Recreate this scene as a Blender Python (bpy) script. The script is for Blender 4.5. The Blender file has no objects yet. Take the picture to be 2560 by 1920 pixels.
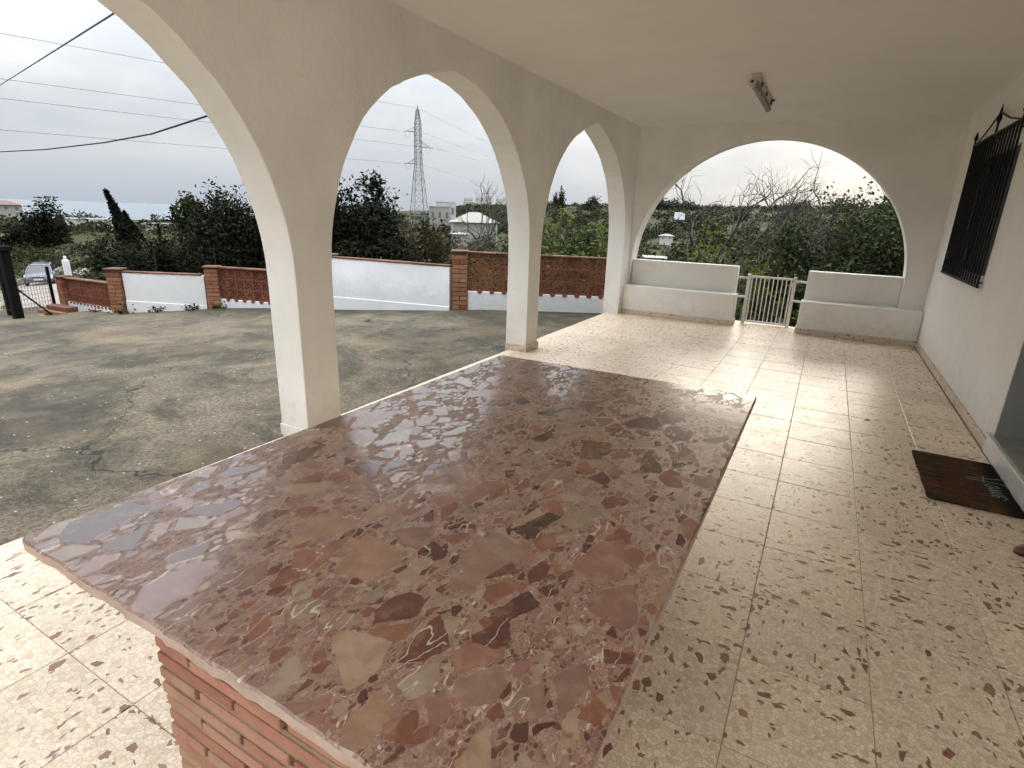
import bpy, bmesh, math, random
import numpy as np
from mathutils import Vector, Matrix

# ------------------------------------------------------------------ camera, sky, sun, exposure
scene = bpy.context.scene
COL = scene.collection
EYE = 1.48                      # eye height above the terrace floor
F_PX, YAW, PITCH, ROLL = 1374.36, math.radians(-28.798), math.radians(-17.195), math.radians(1.888)

def camera():
    cy, sy = math.cos(YAW), math.sin(YAW)
    f = Vector((sy*math.cos(PITCH), cy*math.cos(PITCH), math.sin(PITCH)))
    r = Vector((cy, -sy, 0)); u = r.cross(f)
    r2 = math.cos(ROLL)*r + math.sin(ROLL)*u; u2 = r2.cross(f)
    cam = bpy.data.cameras.new('camera'); o = bpy.data.objects.new('camera', cam); COL.objects.link(o)
    m = Matrix((r2, u2, -f)).transposed().to_4x4(); m.translation = (0, 0, EYE)
    o.matrix_world = m
    cam.sensor_fit = 'HORIZONTAL'; cam.sensor_width = 36; cam.lens = F_PX/2560*36
    cam.clip_start = 0.02; cam.clip_end = 60000
    scene.camera = o
camera()
vs = scene.view_settings
vs.view_transform = 'Standard'; vs.look = 'None'; vs.gamma = 1; vs.exposure = 2.0; vs.use_curve_mapping = False
SUN_AZ, SUN_EL = math.radians(1.0), math.radians(11.0)     # azimuth from +Y towards +X
SUN_DIR = Vector((math.sin(SUN_AZ)*math.cos(SUN_EL), math.cos(SUN_AZ)*math.cos(SUN_EL), math.sin(SUN_EL)))

# ------------------------------------------------------------------ node helper
class NB:
    def __init__(self, nt): self.nt = nt; nt.nodes.clear()
    def __call__(self, t, props=None, **inp):
        n = self.nt.nodes.new(t)
        for k, v in (props or {}).items(): setattr(n, k, v)
        for k, v in inp.items():
            key = int(k[1:]) if k[0] == 'i' and k[1:].isdigit() else k.replace('_', ' ')
            s = n.inputs[key]
            if hasattr(v, 'is_output') or isinstance(v, bpy.types.NodeSocket): self.nt.links.new(v, s)
            else: s.default_value = v
        return n
    def math(self, op, a, b=None, c=None, clamp=False):
        n = self.nt.nodes.new('ShaderNodeMath'); n.operation = op; n.use_clamp = clamp
        for i, v in enumerate((a, b, c)):
            if v is None: continue
            if isinstance(v, bpy.types.NodeSocket): self.nt.links.new(v, n.inputs[i])
            else: n.inputs[i].default_value = v
        return n.outputs[0]
    def vec(self, op, a, b=None, scale=None):
        n = self.nt.nodes.new('ShaderNodeVectorMath'); n.operation = op
        for i, v in enumerate((a, b)):
            if v is None: continue
            if isinstance(v, bpy.types.NodeSocket): self.nt.links.new(v, n.inputs[i])
            else: n.inputs[i].default_value = v
        if scale is not None:
            if isinstance(scale, bpy.types.NodeSocket): self.nt.links.new(scale, n.inputs['Scale'])
            else: n.inputs['Scale'].default_value = scale
        return n.outputs['Value'] if op in ('DOT_PRODUCT', 'LENGTH', 'DISTANCE') else n.outputs['Vector']
    def ramp(self, fac, stops, interp='LINEAR'):
        n = self.nt.nodes.new('ShaderNodeValToRGB'); cr = n.color_ramp; cr.interpolation = interp
        while len(cr.elements) > 1: cr.elements.remove(cr.elements[-1])
        for i, (p, c) in enumerate(stops):
            e = cr.elements[0] if i == 0 else cr.elements.new(p)
            e.position = p; e.color = (c, c, c, 1) if isinstance(c, (int, float)) else (*c, 1)
        self.nt.links.new(fac, n.inputs['Fac']); return n.outputs['Color']
    def mix(self, fac, a, b, mode='MIX'):
        n = self.nt.nodes.new('ShaderNodeMix'); n.data_type = 'RGBA'; n.blend_type = mode; n.clamp_factor = True
        for k, v in ((0, fac), (6, a), (7, b)):
            if isinstance(v, bpy.types.NodeSocket): self.nt.links.new(v, n.inputs[k])
            else: n.inputs[k].default_value = v if k == 0 or len(v) == 4 else (*v, 1)
        return n.outputs[2]
    def map(self, v, a, b, c=0.0, d=1.0):
        n = self('ShaderNodeMapRange', {'clamp': True}, Value=v, From_Min=a, From_Max=b, To_Min=c, To_Max=d); return n.outputs[0]
    flat = False        # 2D textures for level surfaces
    def noise(self, vec, scale, detail=3, rough=.5, dist=0.0, out='Fac'):
        return self('ShaderNodeTexNoise', {'noise_dimensions': '2D' if self.flat else '3D'}, Vector=vec, Scale=scale, Detail=detail, Roughness=rough, Distortion=dist).outputs[out]
    def voro(self, vec, scale, feature='F1', out='Distance', rnd=1.0):
        return self('ShaderNodeTexVoronoi', {'voronoi_dimensions': '2D' if self.flat else '3D', 'feature': feature}, Vector=vec, Scale=scale, Randomness=rnd).outputs[out]
    def sep(self, c): return self('ShaderNodeSeparateColor', None, Color=c).outputs

# ------------------------------------------------------------------ world: an overcast sky
def world():
    w = bpy.data.worlds.new('World'); scene.world = w; w.use_nodes = True
    b = NB(w.node_tree)
    sky = b('ShaderNodeTexSky', {'sky_type': 'NISHITA', 'sun_disc': False, 'sun_elevation': SUN_EL, 'sun_rotation': SUN_AZ}).outputs[0]
    d = b.vec('NORMALIZE', b('ShaderNodeTexCoord').outputs['Generated'])
    z = b('ShaderNodeSeparateXYZ', None, Vector=d).outputs['Z']
    zc = b.math('MAXIMUM', z, 0.0)
    # cloud deck: direction projected on a high plane so that the clouds flatten towards the horizon
    inv = b.math('DIVIDE', 1.0, b.math('ADD', zc, 0.30))
    p = b.vec('SCALE', d, scale=inv)
    n1 = b.noise(p, 1.15, 4, .55, .35); n2 = b.noise(p, 3.6, 3, .6, .5)
    tone = b.math('ADD', b.math('MULTIPLY', n1, .7), b.math('MULTIPLY', n2, .3))
    cloud = b.ramp(tone, [(.36, (4.35, 4.65, 5.05)), (.5, (5.2, 5.4, 5.65)), (.63, (6.25, 6.3, 6.35))])
    low = b.mix(b.map(zc, .0, .16), (4.55, 5.1, 5.75), (5.2, 5.45, 5.75))
    cloud = b.mix(b.map(zc, .01, .14), low, cloud)
    # a closed cloud deck is brighter overhead than at the horizon
    cloud = b.vec('SCALE', cloud, scale=b.math('ADD', b.math('ADD', .275, b.math('MULTIPLY', zc, .52)), b.math('MULTIPLY', b.math('MULTIPLY', zc, zc), 1.6)))
    # the sun behind the clouds
    ca = b.math('MAXIMUM', b.vec('DOT_PRODUCT', d, tuple(SUN_DIR)), 0.0)
    glow = b.math('ADD', b.math('MULTIPLY', b.math('POWER', ca, 14.0), .16), b.math('MULTIPLY', b.math('POWER', ca, 90.0), .5))
    glow = b.math('MULTIPLY', glow, b.map(tone, .36, .62, .55, 1.3))
    cloud = b.vec('ADD', cloud, b.vec('SCALE', (10.0, 8.9, 6.3), scale=b.math('MULTIPLY', glow, .14)))
    col = b.mix(.99, sky, cloud)
    bg = b('ShaderNodeBackground', None, Color=col, Strength=0.1)
    b.nt.links.new(bg.outputs[0], b('ShaderNodeOutputWorld').inputs[0])
world()

def sun():
    l = bpy.data.lights.new('sun', 'SUN'); l.energy = .55; l.angle = math.radians(28); l.color = (1, .9, .74)
    o = bpy.data.objects.new('sun', l); COL.objects.link(o); o.location = (0, 20, 12)
    o.rotation_euler = SUN_DIR.to_track_quat('Z', 'Y').to_euler()
sun()
scene.cycles.max_bounces = 8; scene.cycles.diffuse_bounces = 5; scene.cycles.glossy_bounces = 4
scene.cycles.transmission_bounces = 4; scene.cycles.transparent_max_bounces = 8
scene.cycles.caustics_reflective = False; scene.cycles.caustics_refractive = False
scene.cycles.use_denoising = True
scene.cycles.use_adaptive_sampling = True; scene.cycles.adaptive_threshold = .035; scene.cycles.adaptive_min_samples = 20

# ------------------------------------------------------------------ materials
def new_mat(name):
    m = bpy.data.materials.new(name); m.use_nodes = True
    return m, NB(m.node_tree)
def finish(b, **kw):
    p = b('ShaderNodeBsdfPrincipled', None, **kw)
    b.nt.links.new(p.outputs[0], b('ShaderNodeOutputMaterial').inputs[0]); return p
def bump(b, h, strength, dist=.01, normal=None):
    kw = dict(Height=h, Strength=strength, Distance=dist)
    if normal is not None: kw['Normal'] = normal
    return b('ShaderNodeBump', None, **kw).outputs[0]
def ocoord(b): return b('ShaderNodeTexCoord').outputs['Object']
def wpos(b): return b('ShaderNodeNewGeometry').outputs['Position']
def orand(b): return b('ShaderNodeObjectInfo').outputs['Random']
def shifted(b):
    r = orand(b); v = b('ShaderNodeCombineXYZ', None, X=b.math('MULTIPLY', r, 71.3), Y=b.math('MULTIPLY', r, 133.7), Z=b.math('MULTIPLY', r, 29.1)).outputs[0]
    return b.vec('ADD', ocoord(b), v)

def mat_plaster(name, col, dirt=.06, rough=.85, relief=.25, trowel=9):
    m, b = new_mat(name); p = wpos(b)
    n1 = b.noise(p, 1.3, 3, .6); n2 = b.noise(p, 14, 3, .65); n4 = b.noise(p, trowel, 4, .66, .8)
    c2 = tuple(x*(1-dirt*2.2) for x in col)
    c = b.mix(b.map(n1, .3, .7), (*c2, 1), (*col, 1))
    c = b.mix(b.map(n2, .56, .72, 0, .35), c, (*tuple(x*.86 for x in col), 1))
    pz = b('ShaderNodeSeparateXYZ', None, Vector=p).outputs['Z']
    splash = b.math('MULTIPLY', b.map(b.math('ADD', pz, b.math('MULTIPLY', n2, -.45)), -.25, .10, 1, 0), .4)
    c = b.mix(splash, c, (col[0]*.55, col[1]*.52, col[2]*.45, 1))
    streak = b.noise(b.vec('MULTIPLY', p, (1, 1, .16)), 5.0, 3, .6); c = b.mix(b.map(streak, .60, .74, 0, dirt*3), c, (col[0]*.72, col[1]*.70, col[2]*.66, 1))
    finish(b, Base_Color=c, Roughness=rough, Specular_IOR_Level=.25, Normal=bump(b, b.math('ADD', n4, b.math('MULTIPLY', n1, 1.5)), relief, .02)); return m

def mat_terrazzo(name, tint=(1, 1, 1), gloss=.2, flat=True):
    m, b = new_mat(name); b.flat = flat; p = shifted(b)
    d = b.vec('SCALE', b.vec('SUBTRACT', b.noise(p, 60, 1, .5, out='Color'), (.5, .5, .5)), scale=.010)
    q = b.vec('ADD', p, d)
    r = orand(b)
    colA = b.voro(q, 62, out='Color'); edA = b.voro(q, 62, 'DISTANCE_TO_EDGE')
    chip = b.ramp(b.sep(colA)[0], [(0, (.64, .55, .42)), (.25, (.74, .655, .52)), (.6, (.80, .72, .59)), (1, (.87, .80, .68))])
    line = b.map(edA, .02, .10, 1, 0)
    base = b.mix(b.math('MULTIPLY', line, .55), chip, (.42, .32, .21))
    def dark(scale, sel, e0, ramp, seedshift, rot):
        ca, sa = math.cos(rot), math.sin(rot)
        qq = b('ShaderNodeMapping', None, Vector=b.vec('ADD', q, seedshift), Rotation=(0, 0, rot), Scale=(1.25, .70, 1)).outputs[0]
        col = b.voro(qq, scale, out='Color'); ed = b.voro(qq, scale, 'DISTANCE_TO_EDGE'); s = b.sep(col)
        th = b.math('ADD', e0, b.math('MULTIPLY', s[2], .14))
        inside = b.math('GREATER_THAN', ed, th)
        on = b.math('GREATER_THAN', s[1], sel)
        return b.math('MULTIPLY', inside, on), b.ramp(s[0], ramp)
    R1 = [(0, (.11, .034, .024)), (.3, (.22, .080, .050)), (.55, (.15, .058, .042)), (.72, (.25, .15, .10)), (.86, (.22, .085, .055)), (1, (.34, .17, .115))]
    f1, c1 = dark(26, .865, .15, R1, (3.1, .4, 0), .5); f2, c2 = dark(50, .90, .13, R1, (7.7, 2.9, 0), 1.7)
    base = b.mix(b.math('MULTIPLY', f2, .85), base, c2); base = b.mix(b.math('MULTIPLY', f1, .9), base, c1)
    tone = b.math('ADD', .91, b.math('MULTIPLY', r, .14))
    wn = b.noise(wpos(b), 1.1, 3, .6)
    base = b.vec('SCALE', base, scale=b.math('MULTIPLY', tone, b.map(wn, .3, .72, .90, 1.04)))
    if tint != (1, 1, 1): base = b.mix(1.0, base, (*tint, 1), 'MULTIPLY')
    ro = b.math('ADD', gloss, b.math('MULTIPLY', b.noise(wpos(b), 5.5, 3, .65), .16))
    ro = b.math('ADD', ro, b.math('MULTIPLY', line, .10))
    finish(b, Base_Color=base, Roughness=ro, Specular_IOR_Level=.5, Normal=bump(b, b.noise(p, 9, 2), .06, .006)); return m

def mat_marble():
    m, b = new_mat('breccia_marble'); b.flat = True; p = ocoord(b)
    d = b.vec('SCALE', b.vec('SUBTRACT', b.noise(p, 14, 2, .55, out='Color'), (.5, .5, .5)), scale=.016)
    d2 = b.vec('SCALE', b.vec('SUBTRACT', b.noise(p, 70, 1, .5, out='Color'), (.5, .5, .5)), scale=.006)
    q = b.vec('ADD', b.vec('ADD', p, d), d2)
    # matrix: fine mauve brown paste with crumbs
    n = b.noise(p, 26, 4, .7); nf = b.noise(p, 210, 3, .7)
    matrix = b.ramp(n, [(.25, (.15, .072, .049)), (.45, (.235, .128, .090)), (.58, (.30, .18, .13)), (.75, (.37, .26, .185))])
    matrix = b.mix(b.map(nf, .54, .72, 0, .6), matrix, (.46, .345, .27))
    matrix = b.mix(b.map(nf, .28, .46, .75, 0), matrix, (.095, .044, .036))
    matrix = b.mix(b.map(b.noise(p, 3.2, 3, .6), .50, .70, 0, .55), matrix, (.26, .205, .13))
    matrix = b.mix(b.map(b.noise(p, 75, 4, .7), .60, .68, 0, .75), matrix, (.50, .39, .30))
    R = [(0, (.055, .014, .011)), (.16, (.115, .034, .022)), (.30, (.200, .070, .036)), (.44, (.25, .10, .064)), (.56, (.31, .155, .115)),
         (.66, (.215, .115, .088)), (.76, (.30, .20, .135)), (.85, (.33, .19, .12)), (.94, (.40, .30, .21)), (1, (.27, .20, .145))]
    vein = b.math('ABSOLUTE', b.math('SUBTRACT', b.noise(b.vec('MULTIPLY', q, (1, .30, 1)), 15, 2, .6, .5), .5))
    veinm = b.map(vein, .003, .014, 1, 0)
    blot = b.noise(q, 22, 3, .65)
    def clast(scale, sel, e0, e1, sh, rot, st):
        qq = b('ShaderNodeMapping', None, Vector=b.vec('ADD', q, sh), Rotation=(0, 0, rot), Scale=(*st, 1)).outputs[0]
        col = b.voro(qq, scale, out='Color'); ed = b.voro(qq, scale, 'DISTANCE_TO_EDGE'); s = b.sep(col)
        th = b.math('ADD', e0, b.math('MULTIPLY', s[2], e1))
        on = b.math('GREATER_THAN', s[1], sel)
        f = b.math('MULTIPLY', on, b.map(b.math('SUBTRACT', ed, th), -.006, .006))
        c = b.ramp(s[0], R)
        c = b.mix(b.map(blot, .35, .6, .30, 0), c, (.10, .05, .04))
        c = b.mix(b.map(blot, .52, .75, 0, .4), c, (.35, .25, .18))
        vv = b.math('MULTIPLY', veinm, b.math('GREATER_THAN', s[2], .45))
        c = b.mix(b.math('MULTIPLY', vv, .85), c, (.62, .54, .46))
        return f, c
    f3, c3 = clast(95, .18, .05, .20, (1.3, 8.1, 0), .3, (1.2, .8))
    f2, c2 = clast(36, .40, .06, .20, (5.2, 2.2, 0), 1.2, (1.25, .75))
    f1, c1 = clast(14, .50, .05, .18, (0.4, 3.3, 0), 2.2, (1.2, .8))
    f0, c0 = clast(7.6, .68, .06, .13, (9.4, 1.7, 0), .8, (1.15, .85))
    c = b.mix(f3, matrix, c3); c = b.mix(f2, c, c2); c = b.mix(f1, c, c1); c = b.mix(f0, c, c0)
    solid = b.math('MAXIMUM', b.math('MAXIMUM', f2, f1), f0)
    ro = b.math('ADD', b.map(solid, 0, 1, .42, .15), b.math('MULTIPLY', n, .08))
    finish(b, Base_Color=c, Roughness=ro, IOR=1.6, Specular_IOR_Level=.6, Coat_Weight=b.map(solid, 0, 1, .0, .42), Coat_Roughness=.10, Normal=bump(b, b.noise(p, 60, 2, .7), .05, .002)); return m

def mat_concrete():
    m, b = new_mat('weathered_yard_concrete'); b.flat = True; p = wpos(b)
    wob = b.vec('SUBTRACT', b.noise(p, .9, 3, .6, out='Color'), (.5, .5, .5))
    pd = b.vec('ADD', p, b.vec('SCALE', wob, scale=1.1))
    big = b.noise(pd, .42, 5, .62); mid = b.noise(pd, 1.7, 6, .72); fine = b.noise(p, 34, 4, .75); grit = b.noise(p, 120, 2, .7)
    t = b.math('ADD', b.math('MULTIPLY', big, .40), b.math('ADD', b.math('MULTIPLY', mid, .36), b.math('MULTIPLY', b.noise(p, 9, 5, .78), .24)))
    c = b.ramp(t, [(.36, (.026, .022, .016)), (.43, (.050, .042, .030)), (.475, (.083, .069, .048)), (.525, (.130, .108, .075)), (.62, (.185, .154, .108))])
    c = b.mix(b.map(fine, .36, .58, .70, 0), c, (.026, .023, .018))
    c = b.mix(b.map(grit, .56, .72, 0, .5), c, (.27, .245, .195))
    # warm ochre bare patches
    c = b.mix(b.map(b.noise(p, .55, 3, .6, .6), .54, .70, 0, .40), c, (.18, .135, .08))
    fl = b.voro(p, 3.3); c = b.mix(b.map(fl, .016, .026, .8, 0), c, (.52, .50, .45))
    # moss: along the foot of the boundary wall and in hollows
    sx = b('ShaderNodeSeparateXYZ', None, Vector=p).outputs
    edge = b.map(b.math('SUBTRACT', sx[1], b.math('MULTIPLY', b.math('ADD', sx[0], 8.0), .17)), 5.2, 7.1, 0, .5)
    mo = b.math('ADD', b.noise(p, 1.2, 4, .7), b.math('MULTIPLY', edge, .22))
    c = b.mix(b.map(mo, .62, .74, 0, .6), c, (.052, .050, .020))
    c = b.mix(b.map(b.math('MULTIPLY', edge, b.noise(p, 2.2, 3, .6)), .18, .30, 0, .7), c, (.035, .034, .022))
    # cracks
    pc = b.vec('ADD', p, b.vec('SCALE', wob, scale=.9)); pc = b.vec('ADD', pc, b.vec('SCALE', b.vec('SUBTRACT', b.noise(p, 4, 3, .6, out='Color'), (.5, .5, .5)), scale=.22))
    cr = b.voro(pc, .36, 'DISTANCE_TO_EDGE'); gate = b.map(b.noise(p, .35, 1), .40, .52)
    crack = b.math('MULTIPLY', b.map(cr, .0012, .0045, 1, 0), gate)
    cr2 = b.voro(pc, 1.1, 'DISTANCE_TO_EDGE'); crack2 = b.math('MULTIPLY', b.map(cr2, .003, .010, .6, 0), b.map(b.noise(p, .8, 1), .58, .68))
    crack = b.math('MAXIMUM', crack, crack2)
    c = b.mix(crack, c, (.022, .021, .016))
    h = b.math('ADD', b.math('MULTIPLY', b.noise(p, 2.4, 4, .66), .8), b.math('MULTIPLY', fine, .35))
    finish(b, Base_Color=c, Roughness=.9, Specular_IOR_Level=.25, Normal=bump(b, h, .5, .02)); return m

def mat_brick(name, lo, hi, alt=None, relief=.5):
    m, b = new_mat(name); p = shifted(b); r = orand(b)
    n = b.noise(p, 9, 5, .65); f = b.noise(p, 70, 4, .7)
    c = b.ramp(r, [(0, lo), (.55, tuple((a+d)/2 for a, d in zip(lo, hi))), (1, hi)] if alt is None else [(0, lo), (.45, hi), (.7, alt), (1, hi)])
    c = b.mix(b.map(n, .45, .72, 0, .45), c, tuple(x*.62 for x in lo))
    c = b.mix(b.map(f, .55, .75, 0, .3), c, tuple(min(1, x*1.35) for x in hi))
    finish(b, Base_Color=c, Roughness=.88, Specular_IOR_Level=.2, Normal=bump(b, b.math('ADD', n, f), relief, .006)); return m

def mat_simple(name, col, rough=.6, metal=0.0, var=.15, scale=6, spec=.4, relief=0.0):
    m, b = new_mat(name); p = shifted(b); n = b.noise(p, scale, 5, .65)
    c = b.mix(b.map(n, .3, .7), tuple(x*(1-var) for x in col), tuple(min(1, x*(1+var*.6)) for x in col))
    kw = dict(Base_Color=c, Roughness=b.math('ADD', rough-.05, b.math('MULTIPLY', n, .1)), Metallic=metal, Specular_IOR_Level=spec)
    if relief: kw['Normal'] = bump(b, b.noise(p, scale*7, 4, .7), relief, .01)
    finish(b, **kw); return m

def mat_leaf(name, dark, mid, light, rough=.5, trans=.25, spec=.3):
    m, b = new_mat(name)
    g = b('ShaderNodeNewGeometry'); r = g.outputs['Random Per Island']
    n = b.noise(g.outputs['Position'], 1.1, 3, .6)
    c = b.ramp(b.math('ADD', b.math('MULTIPLY', r, .65), b.math('MULTIPLY', n, .4)), [(.1, dark), (.5, mid), (.9, light)])
    p = b('ShaderNodeBsdfPrincipled', None, Base_Color=c, Roughness=rough, Specular_IOR_Level=spec)
    t = b('ShaderNodeBsdfTranslucent', None, Color=b.mix(1.0, c, (1.2, 1.25, .55, 1), 'MULTIPLY'))
    mx = b('ShaderNodeMixShader', None, i0=trans, i1=p.outputs[0], i2=t.outputs[0])
    b.nt.links.new(mx.outputs[0], b('ShaderNodeOutputMaterial').inputs[0]); return m

def mat_bark(name, lo, hi):
    m, b = new_mat(name); p = wpos(b); n = b.noise(p, 16, 5, .7, .8)
    c = b.mix(b.map(n, .35, .68), lo, hi)
    finish(b, Base_Color=c, Roughness=.9, Specular_IOR_Level=.15, Normal=bump(b, n, .6, .02)); return m

def mat_ground():
    m, b = new_mat('rough_grass_and_earth'); p = wpos(b)
    n = b.noise(p, .045, 6, .65); n2 = b.noise(p, .7, 5, .7); n3 = b.noise(p, 6, 4, .7)
    c = b.ramp(n, [(.32, (.030, .032, .015)), (.46, (.045, .050, .021)), (.56, (.070, .064, .035)), (.70, (.11, .092, .058))])
    c = b.mix(b.map(n2, .35, .65, .55, 0), c, (.018, .024, .009)); c = b.mix(b.map(n3, .5, .75, 0, .5), c, (.07, .07, .032))
    finish(b, Base_Color=c, Roughness=.95, Specular_IOR_Level=.1, Normal=bump(b, b.math('ADD', n2, n3), .8, .1)); return m

def mat_track():
    m, b = new_mat('pale_gravel_track'); p = wpos(b)
    n = b.noise(p, .9, 5, .7); f = b.noise(p, 14, 4, .75); g = b.noise(p, .5, 3, .6)
    c = b.mix(b.map(n, .3, .7), (.24, .205, .18), (.40, .35, .315)); c = b.mix(b.map(f, .4, .65, .4, 0), c, (.14, .12, .10))
    c = b.mix(b.map(g, .58, .68, 0, .8), c, (.085, .11, .035))
    finish(b, Base_Color=c, Roughness=.95, Specular_IOR_Level=.1, Normal=bump(b, f, .6, .03)); return m

def mat_sea():
    m, b = new_mat('sea_water'); p = wpos(b)
    n = b.noise(b.vec('MULTIPLY', p, (1, 1, 0)), .004, 5, .6); w = b.noise(p, .15, 4, .6)
    c = b.mix(b.map(n, .35, .65), (.075, .105, .128), (.10, .135, .16))
    finish(b, Base_Color=c, Roughness=.34, Specular_IOR_Level=.5, Normal=bump(b, w, .3, 1.0)); return m

def mat_mat():
    m, b = new_mat('printed_doormat_pile'); p = ocoord(b)
    sx = b('ShaderNodeSeparateXYZ', None, Vector=p).outputs
    st = b.noise(b.vec('MULTIPLY', p, (1.6, 26, 1)), 2.2, 4, .6)
    c = b.ramp(st, [(.34, (.014, .009, .008)), (.45, (.060, .026, .018)), (.54, (.115, .048, .020)), (.60, (.10, .064, .040)), (.70, (.070, .022, .024))])
    pf = b.vec('ADD', p, b.vec('SCALE', b.noise(p, 24, 3, .6, out='Color'), scale=.08)); fl = b.voro(pf, 11); fc = b.voro(pf, 11, out='Color')
    flow = b.math('MULTIPLY', b.map(sx[0], -.05, -.13), b.map(fl, .30, .5, 1, 0))
    c = b.mix(flow, c, b.ramp(b.sep(fc)[0], [(0, (.015, .040, .018)), (.4, (.018, .045, .015)), (.5, (.30, .08, .01)), (.75, (.22, .035, .02)), (1, (.03, .05, .02))]))
    mo = b.noise(p, 26, 4, .75, .6); c = b.mix(b.map(mo, .53, .60, 0, .85), c, (.022, .050, .024)); c = b.mix(b.map(mo, .38, .46, .8, 0), c, (.15, .026, .016)); c = b.mix(b.map(b.noise(p, 60, 3, .7), .58, .66, 0, .6), c, (.16, .10, .05))
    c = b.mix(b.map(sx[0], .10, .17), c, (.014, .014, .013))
    f = b.noise(p, 260, 3, .7); c = b.mix(b.map(f, .5, .8, 0, .35), c, (.10, .08, .07))
    finish(b, Base_Color=c, Roughness=1.0, Specular_IOR_Level=.05, Normal=bump(b, f, .9, .006)); return m

M = {}
M['plaster'] = mat_plaster('white_stucco', (.86, .842, .80), relief=.24, trowel=15)
M['ceiling'] = mat_plaster('ceiling_paint', (.76, .74, .70), .03, .9, .05)
M['housewall'] = mat_plaster('house_wall_paint', (.86, .845, .805), .03, .85, .12)
M['whitewash'] = mat_plaster('boundary_whitewash', (.78, .80, .84), .07, .85, .3)
M['terrazzo'] = mat_terrazzo('cream_terrazzo', (1.03, .965, .905), gloss=.27)
M['skirting'] = mat_terrazzo('skirting_terrazzo', (.86, .80, .78), .3, False)
M['grout'] = mat_simple('tile_grout', (.33, .26, .18), .9)
M['marble'] = mat_marble()
M['slabedge'] = mat_brick('rough_slab_edge', (.30, .19, .15), (.48, .38, .32))
M['concrete'] = mat_concrete()
M['redbrick'] = mat_brick('salmon_brick', (.31, .135, .095), (.41, .205, .145), (.38, .24, .165), .8)
M['mortar'] = mat_simple('tan_mortar', (.30, .215, .15), .95, 0, .2, 20, .1, .5)
M['pierbrick'] = mat_brick('orange_brick', (.22, .095, .052), (.27, .150, .085), (.19, .055, .033), .5)
M['piermortar'] = mat_simple('brown_mortar', (.10, .060, .040), .95, 0, .2, 20, .1, .4)
M['terracotta'] = mat_brick('terracotta_block', (.15, .052, .031), (.215, .084, .050), None, .3)
M['coping'] = mat_brick('terracotta_coping', (.13, .062, .042), (.20, .115, .08), (.10, .05, .036), .4)
M['whitesteel'] = mat_simple('white_gate_paint', (.76, .74, .69), .4, 0, .06, 8)
M['black'] = mat_simple('black_iron_paint', (.005, .005, .0055), .5, 0, .2, 20, .2)
M['blackwood'] = mat_simple('black_gate_paint', (.004, .004, .0045), .7, 0, .3, 8, .1, .3)
M['galv'] = mat_simple('galvanised_steel', (.20, .20, .21), .5, .4, .2, 2)
M['shutter'] = mat_simple('dark_shutter', (.010, .010, .011), .5, 0, .2, 4)
M['glass'] = mat_simple('dark_glass', (.02, .024, .028), .08, 0, .1, 2, .6)
M['lampbody'] = mat_simple('aged_lamp_plastic', (.52, .49, .42), .45, 0, .15, 12)
M['tube'] = mat_simple('lamp_tube', (.30, .285, .24), .25, 0, .1, 12)
M['darkhole'] = mat_simple('dark_rubber', (.012, .012, .012), .7)
M['doorpaint'] = mat_simple('grey_door_paint', (.30, .315, .31), .5, 0, .08, 3)
M['threshold'] = mat_simple('green_grey_marble_threshold', (.31, .32, .275), .3, 0, .3, 6, .5)
M['whitemarble'] = mat_simple('white_marble_step', (.64, .62, .58), .35, 0, .12, 7, .5)
M['doormat'] = mat_mat()
M['script'] = mat_simple('white_print', (.22, .245, .235), .95)
M['shoe'] = mat_simple('reddish_leather', (.13, .045, .035), .5, 0, .25, 9)
M['ground'] = mat_ground(); M['track'] = mat_track(); M['sea'] = mat_sea()
M['leaf_dark'] = mat_leaf('dark_carob_leaf', (.004, .0055, .003), (.010, .013, .0065), (.024, .028, .014), .8, .06, .08)
M['leaf_mid'] = mat_leaf('olive_leaf', (.010, .014, .006), (.022, .028, .011), (.042, .048, .020), .8, .15, .1)
M['leaf_bright'] = mat_leaf('bright_leaf', (.035, .052, .011), (.078, .104, .02), (.14, .162, .04), .7, .38, .12)
M['leaf_citrus'] = mat_leaf('glossy_green_leaf', (.012, .018, .007), (.028, .040, .013), (.058, .074, .026), .65, .22, .18)
M['leaf_hill'] = mat_leaf('hillside_foliage', (.015, .018, .011), (.028, .032, .019), (.048, .051, .032), .9, .08, .05)  # leaf tones raised a little to stand in for distance haze
M['leaf_brown'] = mat_leaf('dry_brown_leaf', (.024, .017, .011), (.045, .033, .02), (.075, .058, .034), .9, .12, .05)
M['reed'] = mat_leaf('reed_leaf', (.055, .05, .02), (.11, .10, .04), (.19, .165, .085), .6, .3)
M['drygrass'] = mat_leaf('dry_grass', (.09, .072, .045), (.15, .125, .08), (.25, .21, .14), .8, .2)
M['bark'] = mat_bark('dark_bark', (.022, .018, .015), (.06, .05, .042))
M['barkgrey'] = mat_bark('grey_bark', (.045, .038, .034), (.12, .105, .095))
M['farwhite'] = mat_simple('far_white_render', (.48, .475, .46), .85, 0, .08, .5)
M['fargrey'] = mat_simple('far_grey_render', (.30, .29, .27), .85, 0, .12, .3)
M['farwindow'] = mat_simple('far_window_glass', (.11, .12, .13), .3)
M['farroof'] = mat_simple('pale_sheet_roof', (.27, .26, .235), .7, 0, .08, .4)
M['tileroof'] = mat_simple('clay_tile_roof', (.17, .115, .085), .85, 0, .2, 1.0)
M['carpaint'] = mat_simple('dark_metallic_car_paint', (.13, .145, .165), .16, .6, .1, 3, .6)
M['carblack'] = mat_simple('black_car_trim', (.012, .012, .013), .5)
M['carlamp'] = mat_simple('headlamp_lens', (.62, .64, .66), .12, .3, .05, 3, .6)
M['plate'] = mat_simple('number_plate_white', (.62, .62, .58), .5)
M['signwhite'] = mat_simple('white_sign_panel', (.72, .76, .82), .6, 0, .04, .5)
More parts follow.
